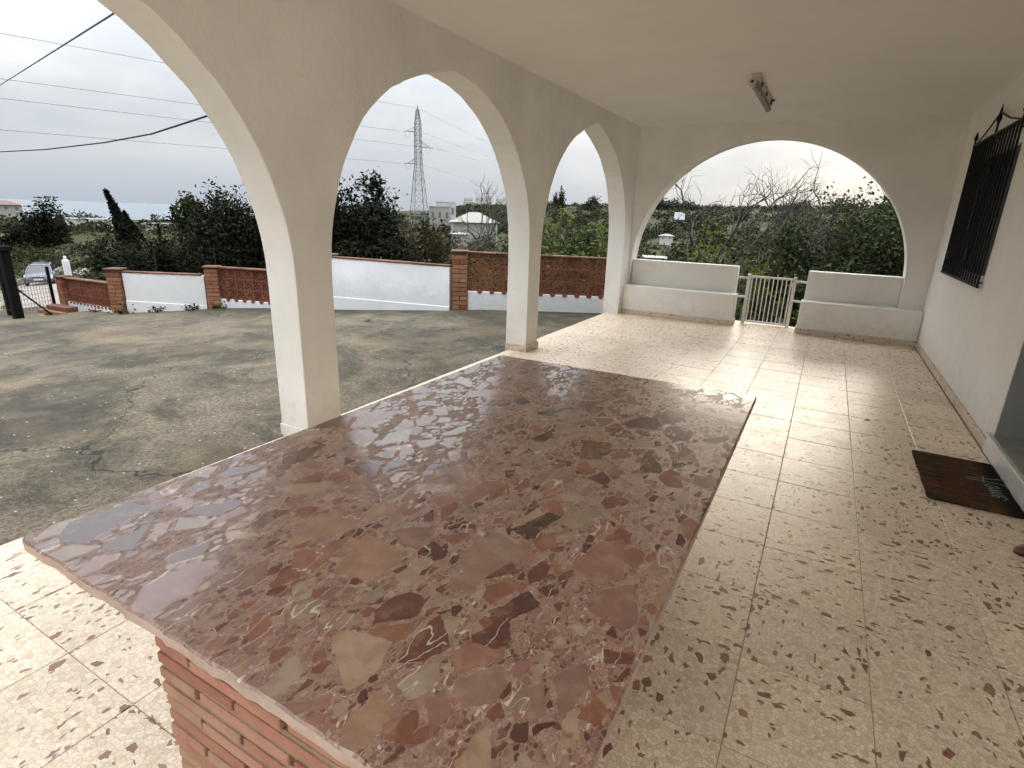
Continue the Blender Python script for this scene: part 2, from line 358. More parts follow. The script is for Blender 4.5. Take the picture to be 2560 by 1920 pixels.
M['bluepaint'] = mat_simple('blue_paint', (.12, .19, .33), .5)

# ------------------------------------------------------------------ mesh helpers
class MB:
    def __init__(self): self.v = []; self.f = []; self.m = []
    def add(self, vs, fs, mi=0):
        o = len(self.v); self.v += [tuple(p) for p in vs]
        self.f += [tuple(i+o for i in q) for q in fs]; self.m += [mi]*len(fs); return self
    def box(self, x0, x1, y0, y1, z0, z1, mi=0):
        return self.add([(x0,y0,z0),(x1,y0,z0),(x1,y1,z0),(x0,y1,z0),(x0,y0,z1),(x1,y0,z1),(x1,y1,z1),(x0,y1,z1)],
                        [(0,3,2,1),(4,5,6,7),(0,1,5,4),(1,2,6,5),(2,3,7,6),(3,0,4,7)], mi)
    def prism(self, poly, z0, z1, axis=2, mi=0):
        n = len(poly)
        def P(a, b, c): return (a, b, c) if axis == 2 else ((a, c, b) if axis == 1 else (c, a, b))
        vs = [P(a, b, z0) for a, b in poly] + [P(a, b, z1) for a, b in poly]
        return self.add(vs, [tuple(range(n))[::-1], tuple(range(n, 2*n))] + [(i, (i+1) % n, n+(i+1) % n, n+i) for i in range(n)], mi)
    def tube(self, pts, r, n=8, caps=True, mi=0):
        pts = [Vector(p) for p in pts]; rs = r if isinstance(r, (list, tuple)) else [r]*len(pts)
        rings = []; up = Vector((0, 0, 1))
        for i, p in enumerate(pts):
            t = (pts[min(i+1, len(pts)-1)] - pts[max(i-1, 0)]).normalized()
            a = t.cross(up if abs(t.z) < .95 else Vector((1, 0, 0))).normalized(); c = t.cross(a)
            rings.append([p + rs[i]*(math.cos(2*math.pi*k/n)*a + math.sin(2*math.pi*k/n)*c) for k in range(n)])
        vs = [v for R in rings for v in R]; fs = []
        for i in range(len(rings)-1):
            for k in range(n): fs.append((i*n+k, i*n+(k+1) % n, (i+1)*n+(k+1) % n, (i+1)*n+k))
        if caps: fs += [tuple(range(n))[::-1], tuple(range((len(rings)-1)*n, len(rings)*n))]
        return self.add(vs, fs, mi)
    def bar(self, a, b, w, d=None):            # square bar between two points
        d = d or w; a = Vector(a); b = Vector(b); t = (b-a).normalized()
        s = t.cross(Vector((0, 0, 1)) if abs(t.z) < .95 else Vector((0, 1, 0))).normalized(); u = s.cross(t)
        c = [(-.5, -.5), (.5, -.5), (.5, .5), (-.5, .5)]
        vs = [p + s*(i*w) + u*(j*d) for p in (a, b) for i, j in c]
        return self.add(vs, [(0,3,2,1),(4,5,6,7),(0,1,5,4),(1,2,6,5),(2,3,7,6),(3,0,4,7)])
    def ring(self, ro, ri, y0, y1, n=14, cx=0, cz=0):   # annulus in the xz plane
        vs = []
        for y in (y0, y1):
            for rr in (ro, ri):
                vs += [(cx+rr*math.cos(2*math.pi*k/n), y, cz+rr*math.sin(2*math.pi*k/n)) for k in range(n)]
        fs = []
        for k in range(n):
            j = (k+1) % n
            fs += [(k, j, n+j, n+k), (2*n+j, 2*n+k, 3*n+k, 3*n+j), (j, k, 2*n+k, 2*n+j), (n+k, n+j, 3*n+j, 3*n+k)]
        return self.add(vs, fs)
    def mesh(self, name, mats, smooth=False):
        me = bpy.data.meshes.new(name); me.from_pydata(self.v, [], self.f)
        for m in (mats if isinstance(mats, (list, tuple)) else [mats]): me.materials.append(m)
        if len(set(self.m)) > 1: me.polygons.foreach_set('material_index', self.m)
        if smooth: me.polygons.foreach_set('use_smooth', [True]*len(self.f))
        me.update(); return me
    def build(self, name, mat, parent=None, smooth=False, loc=None, bevel=0, seg=2, weld=False):
        me = self.mesh(name, mat, smooth)
        bm = bmesh.new(); bm.from_mesh(me)
        if weld: bmesh.ops.remove_doubles(bm, verts=bm.verts, dist=1e-5)
        bmesh.ops.recalc_face_normals(bm, faces=bm.faces); bm.to_mesh(me); bm.free()
        o = link(name, me, parent, loc)
        if bevel:
            md = o.modifiers.new('bevel', 'BEVEL'); md.width = bevel; md.segments = seg; md.limit_method = 'ANGLE'; md.angle_limit = math.radians(40)
        return o
def link(name, me, parent=None, loc=None, rot=None):
    o = bpy.data.objects.new(name, me); COL.objects.link(o); o.parent = parent
    if loc is not None: o.location = loc
    if rot is not None: o.rotation_euler = rot
    return o
def tag(o, label, cat, group=None):
    o['label'] = label; o['category'] = cat
    if group: o['group'] = group
    return o
def struct(o, label=None):
    o['kind'] = 'structure'
    if label: o['label'] = label
    return o
def stuff(o, label=None, cat=None):
    o['kind'] = 'stuff'
    if label: o['label'] = label
    if cat: o['category'] = cat
    return o
def empty(name, loc=(0, 0, 0), rz=0.0):
    o = bpy.data.objects.new(name, None); COL.objects.link(o); o.location = loc; o.rotation_euler = (0, 0, rz); o.empty_display_size = .1; return o
def pol(az, d, z=0.0):
    a = math.radians(az); return Vector((math.sin(a)*d, math.cos(a)*d, z))

# ------------------------------------------------------------------ terrain
def yard_z(x): 
    t = max(0.0, -x-5.2); return -.15 - .075*t + .03*math.exp(-((t-.6)/.9)**2)*0
TR = [0, 12, 18, 28, 45, 62, 85, 120, 180, 260, 340, 450, 620, 1000, 1400, 1600]
TZ = {-180: [-.6, -.8, -1, -1.5, -2, -3, -4, -5, -6, -8, -10, -12, -14, -20, -33, -40],
      -100: [-.6, -1.0, -1.6, -2.8, -4.4, -5.6, -6.0, -7.0, -9, -12, -14, -17, -21, -26, -33, -40],
      -72: [-.6, -1.0, -1.55, -2.65, -4.2, -5.4, -3.6, -3.9, -6.5, -9.5, -12, -15, -20, -26, -33, -40],
      -58: [-.6, -1.0, -1.5, -2.2, -3.2, -4.3, -3.4, -3.9, -6.5, -9.5, -12, -15, -20, -26, -33, -40],
      -46: [-.6, -.8, -1.2, -2.0, -3.0, -3.8, -4.3, -4.6, -5.0, -5.5, -6, -7, -9, -18, -33, -40],
      -39: [-.6, -.8, -1.2, -2.2, -3.4, -4.2, -4.6, -4.7, -4.2, -3.0, -2.0, -.6, 1.6, 0, -10, -20],
      -33: [-.6, -.8, -1.3, -2.4, -4.0, -5.2, -5.6, -5.0, -3.6, -1.5, 1.5, 7.5, 8.0, 5, 0, -10],
      -25: [-.6, -.8, -1.5, -3.0, -5.0, -7.0, -8.5, -8.0, -5.0, 0.5, 6.5, 8.0, 9.0, 8, 4, 0],
      -14: [-.6, -1.5, -2.2, -3.6, -6.0, -7.6, -8.0, -6.3, -3.8, 2.0, 7.0, 8.0, 8.0, 8, 4, 0],
      0:   [-.6, -1.5, -2.2, -3.6, -6.0, -8.0, -9.0, -8.0, -4.0, 3.5, 8.8, 10., 10., 9, 5, 0],
      14:  [-.6, -1.4, -2.0, -3.2, -5.0, -7.0, -8.0, -7.0, -2.5, 5.5, 11., 13, 13, 11, 6, 0],
      50:  [-.6, -1.0, -1.4, -2.0, -3.0, -4.0, -5.0, -4.0, 0, 6.0, 10., 13, 14, 12, 7, 0],
      180: [-.6, -.8, -1, -1.5, -2, -3, -4, -5, -6, -8, -10, -12, -14, -20, -33, -40]}
_az = np.array(sorted(TZ)); _tab = np.array([TZ[a] for a in sorted(TZ)])
def ground_z(x, y):
    r = math.hypot(x, y); a = math.degrees(math.atan2(x, y))
    i = int(np.clip(np.searchsorted(_az, a)-1, 0, len(_az)-2)); t = (a-_az[i])/(_az[i+1]-_az[i]); t = t*t*(3-2*t)
    row = _tab[i]*(1-t) + _tab[i+1]*t
    z = float(np.interp(r, TR, row))
    if r < 22:                                     # round the compound the ground stays just under the yard
        k = min(1, max(0, (r-11)/9)); near = (yard_z(x) if x < -3 else -.15) - .16
        if y > 9.3 and x > -5: return z
        z = near*(1-k) + z*k
    return z
def terrain():
    rs = [0]+[1.5*1.11**k for k in range(0, 75)]; rs = [r for r in rs if r < 1600]+[1600]
    angs = []; a = -180.0
    while a < 180: angs.append(a); a += 1.0 if -80 < a < 20 else 5.0
    vs = []; fs = []; n = len(angs); rng = random.Random(3)
    for r in rs:
        for a in angs:
            p = pol(a, r); z = ground_z(p.x, p.y) + (rng.uniform(-1, 1)*min(.5, .006*r) if r > 24 else 0); vs.append((p.x, p.y, z))
    for i in range(len(rs)-1):
        for k in range(n):
            j = (k+1) % n; fs.append((i*n+k, i*n+j, (i+1)*n+j, (i+1)*n+k))
    b = MB(); b.add(vs, fs); o = b.build('terrain', M['ground'], None, True); struct(o, 'rough grassy ground falling away from the house')
terrain()
def sea():
    b = MB(); n = 90; R = 14000
    b.add([(0, 0, -31)]+[(R*math.cos(2*math.pi*k/n), R*math.sin(2*math.pi*k/n), -31) for k in range(n)], [(0, k+1, (k+1) % n+1) for k in range(n)])
    struct(b.build('sea', M['sea']), 'pale grey blue sea on the horizon')
sea()
def track():
    pts = [(-13.0, 4.4), (-17, 6.0), (-24, 8.9), (-34, 12.8), (-46, 17.2), (-58, 22.0), (-63, 28), (-66, 38)]
    b = MB(); vs = []; fs = []; m = 8
    P = []
    for i in range(len(pts)-1):
        for s in range(6):
            t = s/6; P.append((pts[i][0]*(1-t)+pts[i+1][0]*t, pts[i][1]*(1-t)+pts[i+1][1]*t))
    for i, (x, y) in enumerate(P):
        q = P[min(i+1, len(P)-1)]; o = P[max(i-1, 0)]; t = Vector((q[0]-o[0], q[1]-o[1], 0)).normalized(); s = Vector((-t.y, t.x, 0))
        for k in range(m):
            w = (k/(m-1)-.5)*(4.2+.5*math.sin(i*.9)); p = Vector((x, y, 0))+s*w
            vs.append((p.x, p.y, ground_z(p.x, p.y)+.09))
    for i in range(len(P)-1):
        for k in range(m-1): fs.append((i*m+k, i*m+k+1, (i+1)*m+k+1, (i+1)*m+k))
    b.add(vs, fs); struct(b.build('track', M['track'], None, True), 'pale gravel track leading down from the gate')
track()

# ------------------------------------------------------------------ yard
WALL = [(-3.2, 9.42), (-5.5, 8.0), (-8.05, 7.48), (-9.9, 7.42), (-10.75, 6.87), (-12.15, 5.8), (-14.6, 5.84), (-16.5, 5.9)]
def wall_y(x):
    xs = [p[0] for p in WALL][::-1]; ys = [p[1] for p in WALL][::-1]; return float(np.interp(x, xs, ys))
def yard():
    b = MB(); vs = []; fs = []; xs = np.linspace(-16.2, -3.0, 80); m = 90; rng = np.random.default_rng(5)
    for x in xs:
        y1 = wall_y(x)+.05; y0 = -14
        if x < -13.4: y1 = min(y1, 4.6 + (x+13.4)*-1.1)
        for k in range(m):
            y = y0+(y1-y0)*k/(m-1)
            vs.append((x, y, yard_z(x)+.012*math.sin(x*1.3+y*.6)*math.sin(y*.9-x*.4)))
    for i in range(len(xs)-1):
        for k in range(m-1): fs.append((i*m+k, (i+1)*m+k, (i+1)*m+k+1, i*m+k+1))
    b.add(vs, fs); struct(b.build('yard', M['concrete'], None, True), 'cracked stained concrete yard in front of the arcade')
yard()

# ------------------------------------------------------------------ the porch: floor, ceiling, arcade, end wall, house wall
XI, XO, XH, ZC = -2.77, -3.03, 1.196, 2.78
YN, YF = 8.80, 9.10
def floor():
    b = MB(); b.box(-2.985, XH+.6, -1.02, 9.14, -.35, -.004)
    MB().box(-3.05, XH+.6, -8, -1.023, -.35, -.001).build('bounce_terrace', M['terrazzo']).update_tag()  # unroofed slab behind the camera, added to bounce sky light into the porch
    struct(bpy.data.objects['bounce_terrace'], 'unseen terrazzo slab behind the camera, added to bounce light into the porch')
    f = struct(b.build('terrace_floor', M['grout']), 'cream terrazzo tiled terrace floor')
    t = MB(); s = .1988; e = .0025
    t.add([(-s,-s,-.012),(s,-s,-.012),(s,s,-.012),(-s,s,-.012),(-s,-s,-.0012),(s,-s,-.0012),(s,s,-.0012),(-s,s,-.0012),
           (-s+e,-s+e,0),(s-e,-s+e,0),(s-e,s-e,0),(-s+e,s-e,0)],
          [(0,1,5,4),(1,2,6,5),(2,3,7,6),(3,0,4,7),(4,5,9,8),(5,6,10,9),(6,7,11,10),(7,4,8,11),(8,9,10,11)])
    me = t.mesh('terrazzo_tile', M['terrazzo'])
    rng = random.Random(11); cuts = {}
    for i in range(-8, 4):
        for j in range(-2, 24):
            x0 = -.027+.4*i; y0 = 3.007+.4*(j-8)
            xa, xb = max(x0, -2.985), min(x0+.4, XH+.0); ya, yb = max(y0, -1.02), min(y0+.4, 9.14)
            if xb-xa < .03 or yb-ya < .03: continue
            full = (xb-xa > .399) and (yb-ya > .399)
            o = link('terrazzo_tile', me, f, ((xa+xb)/2, (ya+yb)/2, rng.uniform(-.0006, .0006)), (rng.uniform(-.0012, .0012), rng.uniform(-.0012, .0012), rng.choice([0, math.pi/2, math.pi, -math.pi/2]) if full else 0))
            if not full: o.scale = ((xb-xa)/.4, (yb-ya)/.4, 1)
floor()

def ceiling():
    b = MB(); b.box(XO-.05, XH+.7, -.7, YF+.2, ZC, ZC+.25)  # roof stops just behind the camera, cut short to let sky light in
    struct(b.build('ceiling', M['ceiling']), 'plain painted porch ceiling')
ceiling()

PROF = [(0, 1.0), (.008, 1.2), (.035, 1.38), (.085, 1.55), (.15, 1.72), (.235, 1.87), (.335, 2.01), (.455, 2.13), (.61, 2.255), (.79, 2.355), (1.0, 2.445), (1.2, 2.515), (1.42, 2.57)]
PROF_ROUND = [(0, 1.0), (.008, 1.2), (.032, 1.40), (.085, 1.60), (.165, 1.78), (.30, 1.985), (.45, 2.145), (.63, 2.285), (.84, 2.395), (1.05, 2.468), (1.25, 2.503), (1.42, 2.520)]
PROF_LOW = [(0, 1.0), (.008, 1.2), (.035, 1.38), (.085, 1.55), (.15, 1.72), (.235, 1.87), (.335, 2.01), (.455, 2.13), (.61, 2.245), (.79, 2.335), (1.0, 2.415), (1.2, 2.475), (1.42, 2.520)]
def arch_pts(y0, y1, seed, crown=1.0, PROF=PROF, LEFT=None):
    if LEFT is not None:           # the two halves were shaped by hand and differ a little
        l = arch_pts(y0, y1, seed, crown, LEFT); r = arch_pts(y0, y1, seed, crown, PROF); return l[:len(l)//2+1]+r[len(r)//2+1:]
    # both halves of a blunt pointed arch, as a polyline from (y0, spring) over the crown to (y1, spring)
    w = (y1-y0)/2; half = []
    pi = [p[0] for p in PROF]; pz = [p[1] for p in PROF]; rng = random.Random(seed)
    L = []
    for i in range(len(PROF)-1):
        p0, p1, p2, p3 = PROF[max(i-1, 0)], PROF[i], PROF[i+1], PROF[min(i+2, len(PROF)-1)]
        for s in range(4):
            t = s/4
            L.append(tuple(.5*((2*p1[k])+(-p0[k]+p2[k])*t+(2*p0[k]-5*p1[k]+4*p2[k]-p3[k])*t*t+(-p0[k]+3*p1[k]-3*p2[k]+p3[k])*t**3) for k in (0, 1)))
    L.append(PROF[-1]); sc = w/1.42; L = [(i, z if z < 2.2 else 2.2+(z-2.2)*crown) for i, z in L]
    a = [(y0+i*sc, z+rng.uniform(-.004, .004)*(z > 1.1)) for i, z in L]; c = [(y1-i*sc, z+rng.uniform(-.004, .004)*(z > 1.1)) for i, z in L[:-1]]
    return a + c[::-1]
PIERS = [(-.83, -.54), (2.29, 2.58), (5.33, 5.605), (8.48, YF)]
def arcade():
    b = MB(); top = ZC+.1; zb = -.16
    def quad(a, c, d, e): b.add([a, c, d, e], [(0, 1, 2, 3)])
    spr = 1.0
    for k, (y0, y1) in enumerate(PIERS):
        for z0, z1 in ((zb, spr), (spr, top)):
            for x in (XI, XO): quad((x, y0, z0), (x, y1, z0), (x, y1, z1), (x, y0, z1))
            if z0 < 0 or k == 0: quad((XI, y0, z0), (XO, y0, z0), (XO, y0, z1), (XI, y0, z1))
            if z0 < 0 or k == len(PIERS)-1: quad((XI, y1, z0), (XO, y1, z0), (XO, y1, z1), (XI, y1, z1))
        quad((XI, y0, zb), (XO, y0, zb), (XO, y1, zb), (XI, y1, zb))
    for k in range(len(PIERS)-1):
        pts = arch_pts(PIERS[k][1], PIERS[k+1][0], k+1, (1.0, 1.0, 1.05)[k], (PROF, PROF_ROUND, PROF)[k], (None, PROF_LOW, None)[k]); pts[0] = (PIERS[k][1], spr); pts[-1] = (PIERS[k+1][0], spr)
        for (ya, za), (yb, zb2) in zip(pts[:-1], pts[1:]):
            for x in (XI, XO): quad((x, ya, za), (x, yb, zb2), (x, yb, top), (x, ya, top))
            quad((XI, ya, za), (XO, ya, za), (XO, yb, zb2), (XI, yb, zb2))
    o = b.build('arcade_wall', M['plaster'], None, False, bevel=.007, weld=True)
    tag(o, 'white stucco arcade wall with tall pointed arches on slim square pillars', 'wall')
    for y0, y1 in PIERS[:3]:
        s = MB(); t = .012; h = .078
        s.box(XI, XI+t, y0-t, y1+t, 0, h); s.box(XO, XI-.0005, y0-t, y0-.0005, 0, h); s.box(XO, XI-.0005, y1+.0005, y1+t, 0, h)
        s.build('skirting', M['skirting'] if y0 > 4 else M['plaster'], o, bevel=.002)
arcade()

def end_wall():
    b = MB(); cx, cz, R = -.905, .745, 1.832; x0, x1 = XI-.004, XH+.004; top = ZC+.05
    def quad(a, c, d, e): b.add([a, c, d, e], [(0, 1, 2, 3)])
    pts = [(cx-R*math.cos(math.pi*k/64), cz+R*math.sin(math.pi*k/64)*1.0) for k in range(65)]
    for y in (YN, YF):
        quad((x0, y, 0), (cx-R, y, 0), (cx-R, y, cz), (x0, y, cz)); quad((x0, y, cz), (cx-R, y, cz), (cx-R, y, top), (x0, y, top))
        quad((cx+R, y, 0), (x1, y, 0), (x1, y, cz), (cx+R, y, cz)); quad((cx+R, y, cz), (x1, y, cz), (x1, y, top), (cx+R, y, top))
        for (a, za), (c, zc) in zip(pts[:-1], pts[1:]): quad((a, y, za), (c, y, zc), (c, y, top), (a, y, top))
    for (a, za), (c, zc) in zip(pts[:-1], pts[1:]): quad((a, YN, za), (a, YF, za), (c, YF, zc), (c, YN, zc))
    for x in (cx-R, cx+R): quad((x, YN, 0), (x, YF, 0), (x, YF, cz), (x, YN, cz))
    o = b.build('end_wall', M['plaster'], None, False, bevel=.007, weld=True)
    tag(o, 'white stucco end wall with one wide round arch over the garden gate', 'wall')
end_wall()

def house_wall():
    b = MB(); x0, x1 = XH, XH+.42
    ys = [-8.0, 3.42, 4.67, 6.13, 8.16, YF+.1]; zs = [-.02, .14, 1.05, 2.16, 2.3, ZC+.06]  # the run behind the camera is added to bounce light onto the arcade
    holes = {(1, 1), (1, 2), (1, 3), (3, 2)}
    for i in range(5):
        for j in range(5):
            if (i, j) in holes: continue
            for x in (x0, x1): b.add([(x, ys[i], zs[j]), (x, ys[i+1], zs[j]), (x, ys[i+1], zs[j+1]), (x, ys[i], zs[j+1])], [(0, 1, 2, 3)])
            for (di, dj), q in {(-1, 0): ((ys[i], zs[j]), (ys[i], zs[j+1])), (1, 0): ((ys[i+1], zs[j]), (ys[i+1], zs[j+1])), (0, -1): ((ys[i], zs[j]), (ys[i+1], zs[j])), (0, 1): ((ys[i], zs[j+1]), (ys[i+1], zs[j+1]))}.items():
                nb = (i+di, j+dj)
                if nb in holes or not (0 <= nb[0] < 5) or not (0 <= nb[1] < 5):
                    (ya, za), (yb, zb) = q; b.add([(x0, ya, za), (x1, ya, za), (x1, yb, zb), (x0, yb, zb)], [(0, 1, 2, 3)])
    o = b.build('house_wall', M['housewall'], None, False, bevel=.006, weld=True)
    tag(o, 'smooth white house wall with a barred window and a doorway', 'wall')
    # skirting pieces along the foot of the wall
    me = MB().box(0, .013, 0, .398, 0, .078).mesh('skirting_tile', M['skirting'])
    y = 4.74
    while y < 8.60:
        s = link('skirting_tile', me, o, (XH-.0135, y, .0005))
        if y+.398 > 8.61: s.scale = (1, (8.61-y)/.398, 1)
        y += .4
    # doorway: raised marble threshold, reveal lining and a closed door deep in the recess
    MB().box(XH-.02, XH+.02, 3.0, 4.72, .0, .11).build('door_step', M['whitemarble'], o, bevel=.003)
    MB().box(XH-.032, XH+.0, 3.0, 4.735, .112, .14).build('step_nosing', M['whitemarble'], o, bevel=.006)
    MB().box(XH+.001, XH+.415, 3.425, 4.0, .128, .1425).build('threshold', M['threshold'], o); MB().box(XH+.001, XH+.415, 4.003, 4.665, .128, .1425).build('threshold', M['threshold'], o)
    MB().box(XH+.004, XH+.415, 4.655, 4.668, .1425, 2.295).build('door_reveal', M['doorpaint'], o)
    d = MB().box(XH+.34, XH+.40, 3.44, 4.654, .143, 2.29).build('door', M['doorpaint'], o)
    MB().tube([(XH+.33, 3.6, 1.1), (XH+.28, 3.6, 1.1), (XH+.28, 3.72, 1.1)], .011).build('handle', M['galv'], d)
    # window
    w = MB(); x = XH+.036
    w.box(x, x+.03, 6.135, 8.155, 1.08, 2.155); w.build('shutter', M['shutter'], o)
    fr = MB()
    for a in (6.14, 7.11, 8.08): fr.box(x-.03, x-.001, a, a+.06, 1.09, 2.15)
    fr.box(x-.03, x-.001, 6.202, 7.108, 1.58, 1.605); fr.build('window_frame', M['black'], o)
    MB().box(XH-.022, XH+.034, 6.12, 8.17, 1.045, 1.078).build('window_sill', M['whitemarble'], o, bevel=.004)
house_wall()

def grille():
    xg, y0, y1, z0, z1 = XH-.036, 6.11, 7.91, 1.01, 2.32
    g = empty('window_grille', (xg, (y0+y1)/2, z0)); tag(g, 'black iron window grille with pointed finials on the house wall', 'window grille')
    def bld(mb, name): 
        o = mb.build(name, M['black'], g); o.location = (-xg, -(y0+y1)/2, -z0); return o
    bld(MB().bar((xg, y0-.03, z0), (xg, y1+.03, z0), .022), 'rail'); bld(MB().bar((xg, y0-.02, z1), (xg, y1+.02, z1), .022), 'rail')
    n = 17
    for k in range(n):
        y = y0+(y1-y0)*k/(n-1); bld(MB().tube([(xg, y, z0), (xg, y, z1)], .0095, 6), 'bar')
    for y in (y0+.02, y1-.02):
        for z in (z0+.03, z1-.05): bld(MB().bar((xg, y, z), (XH+.03, y, z), .014), 'wall_bracket')
    # crown: sloping top bars and leaf shaped finials
    yc = (y0+y1)/2
    bld(MB().tube([(xg, y0, z1), (xg, (y0+yc)/2, z1+.075), (xg, yc, z1+.19)], .008, 6), 'crown_bar')
    bld(MB().tube([(xg, y1, z1), (xg, (y1+yc)/2, z1+.075), (xg, yc, z1+.19)], .008, 6), 'crown_bar')
    for y, h in ((y0, .14), (yc, .26), (y1, .14)):
        bld(MB().tube([(xg, y, z1), (xg, y, z1+h*.35), (xg, y, z1+h*.5), (xg, y, z1+h*.68), (xg, y, z1+h)], [.009, .009, .020, .014, .002], 8), 'finial')
    # scroll ornaments in the middle and near the corners
    for y, z, r in ((yc, 1.66, .07), (yc, 1.80, .05), (yc, 1.52, .05), (y1-.18, 2.0, .04), (y1-.18, 1.2, .04), (yc-.2, 2.02, .045), (yc-.2, 1.25, .045)):
        m = MB(); pts = [(xg-.012, y+r*(1-k/26)*math.cos(k*.5), z+r*(1-k/26)*math.sin(k*.5)) for k in range(22)]
        m.tube(pts, .008, 6); m.tube([(xg-.012, y-(p[1]-y), z-(p[2]-z)) for p in pts], .008, 6); bld(m, 'scroll')
grille()

def benches():
    for (xa, xb, pa, pb, lab) in ((-3.05, -1.07, -2.735, -1.12, 'white plastered bench with low back wall left of the garden gate'), (-.215, XH-.004, -.19, .925, 'white plastered bench with low back wall between gate and house')):
        g = empty('bench', ((xa+xb)/2, 8.75, 0)); tag(g, lab, 'bench')
        def bl(m, n, mat, bev=.006):
            o = m.build(n, mat, g, bevel=bev); o.location = (-(xa+xb)/2, -8.75, 0); return o
        bl(MB().box(xa, xb, 8.62, 8.895, -.002 if xa > -3 else -.3, .45), 'seat', M['plaster'], .014)
        bl(MB().box(pa, pb, 8.897, 9.06, -.15, .842), 'backrest', M['plaster'], .016)
        L = xb-xa; n = int(math.ceil(L/.4))
        for k in range(n):
            a = xa+k*.4; c = min(a+.398, xb)
            bl(MB().box(a, c, 8.606, 8.6195, .0006, .075), 'skirting_tile', M['skirting'], .0015)
        if xa < -2: bl(MB().box(xb+.0005, xb+.0125, 8.606, 8.895, .0006, .075), 'skirting_tile', M['skirting'], .0015)
        else: bl(MB().box(xa-.0125, xa-.0005, 8.606, 8.895, .0006, .075), 'skirting_tile', M['skirting'], .0015)
benches()

def garden_gate():
    y = 9.0; g = empty('garden_gate', (-.66, y, 0)); tag(g, 'small white steel bar gate between the two benches', 'gate')
    def bl(m, n, bev=.003):
        o = m.build(n, M['whitesteel'], g, bevel=bev); o.location = (.66, -y, 0); return o
    bl(MB().box(-.985, -.94, y-.022, y+.022, .0, .735), 'gate_post'); bl(MB().box(-.37, -.325, y-.022, y+.022, .0, .735), 'gate_post')
    for z in (.395, .675):
        bl(MB().bar((-1.115, y, z), (-.988, y, z), .03), 'hinge_rail'); bl(MB().bar((-.322, y, z), (-.185, y, z), .03), 'hinge_rail')
    bl(MB().bar((-.935, y, .70), (-.375, y, .70), .028), 'top_rail'); bl(MB().bar((-.935, y, .035), (-.375, y, .035), .028), 'bottom_rail')
    bl(MB().bar((-.918, y, .05), (-.918, y, .685), .022), 'leaf_stile'); bl(MB().bar((-.392, y, .05), (-.392, y, .685), .022), 'leaf_stile')
    for k in range(8):
        x = -.918+(k+1)*(.526/9); bl(MB().tube([(x, y, .05), (x, y, .686)], .0085, 6), 'bar', 0)
    bl(MB().box(-.40, -.36, y-.034, y-.0225, .60, .66), 'latch')
garden_gate()

def lamp():
    x, ya, yb, z = -.865, 5.98, 7.40, ZC
    g = empty('ceiling_lamp', (x, (ya+yb)/2, z)); tag(g, 'fluorescent tube batten lamp fixed to the porch ceiling', 'lamp')
    def bl(m, n, mat, bev=.004, sm=False):
        o = m.build(n, mat, g, bevel=bev, smooth=sm); o.location = (-x, -(ya+yb)/2, -z); return o
    bl(MB().box(x-.025, x+.035, ya+.06, yb-.03, z-.050, z-.010), 'housing', M['lampbody'])
    bl(MB().tube([(x-.01, ya+.05, z-.080), (x-.01, yb-.01, z-.080)], .024, 14), 'tube', M['tube'], 0, True)
    for a, c in ((ya, ya+.075), (yb-.03, yb+.02)): bl(MB().tube([(x-.01, a, z-.078), (x-.01, c, z-.078)], .033, 14), 'end_cap', M['lampbody'], .004)
    bl(MB().tube([(x-.01, ya-.004, z-.07), (x-.01, ya+.01, z-.07)], .013, 10), 'cable_gland', M['darkhole'], 0)
    bl(MB().box(x-.02, x+.05, ya+.005, ya+.055, z-.062, z-.001), 'mount', M['lampbody']); bl(MB().box(x-.01, x+.06, yb-.14, yb-.07, z-.011, z-.001), 'mount', M['darkhole'])
    for k in range(3): 
        yy = ya+.25+.45*k; bl(MB().box(x+.036, x+.05, yy, yy+.03, z-.07, z-.03), 'clip', M['darkhole'])
lamp()

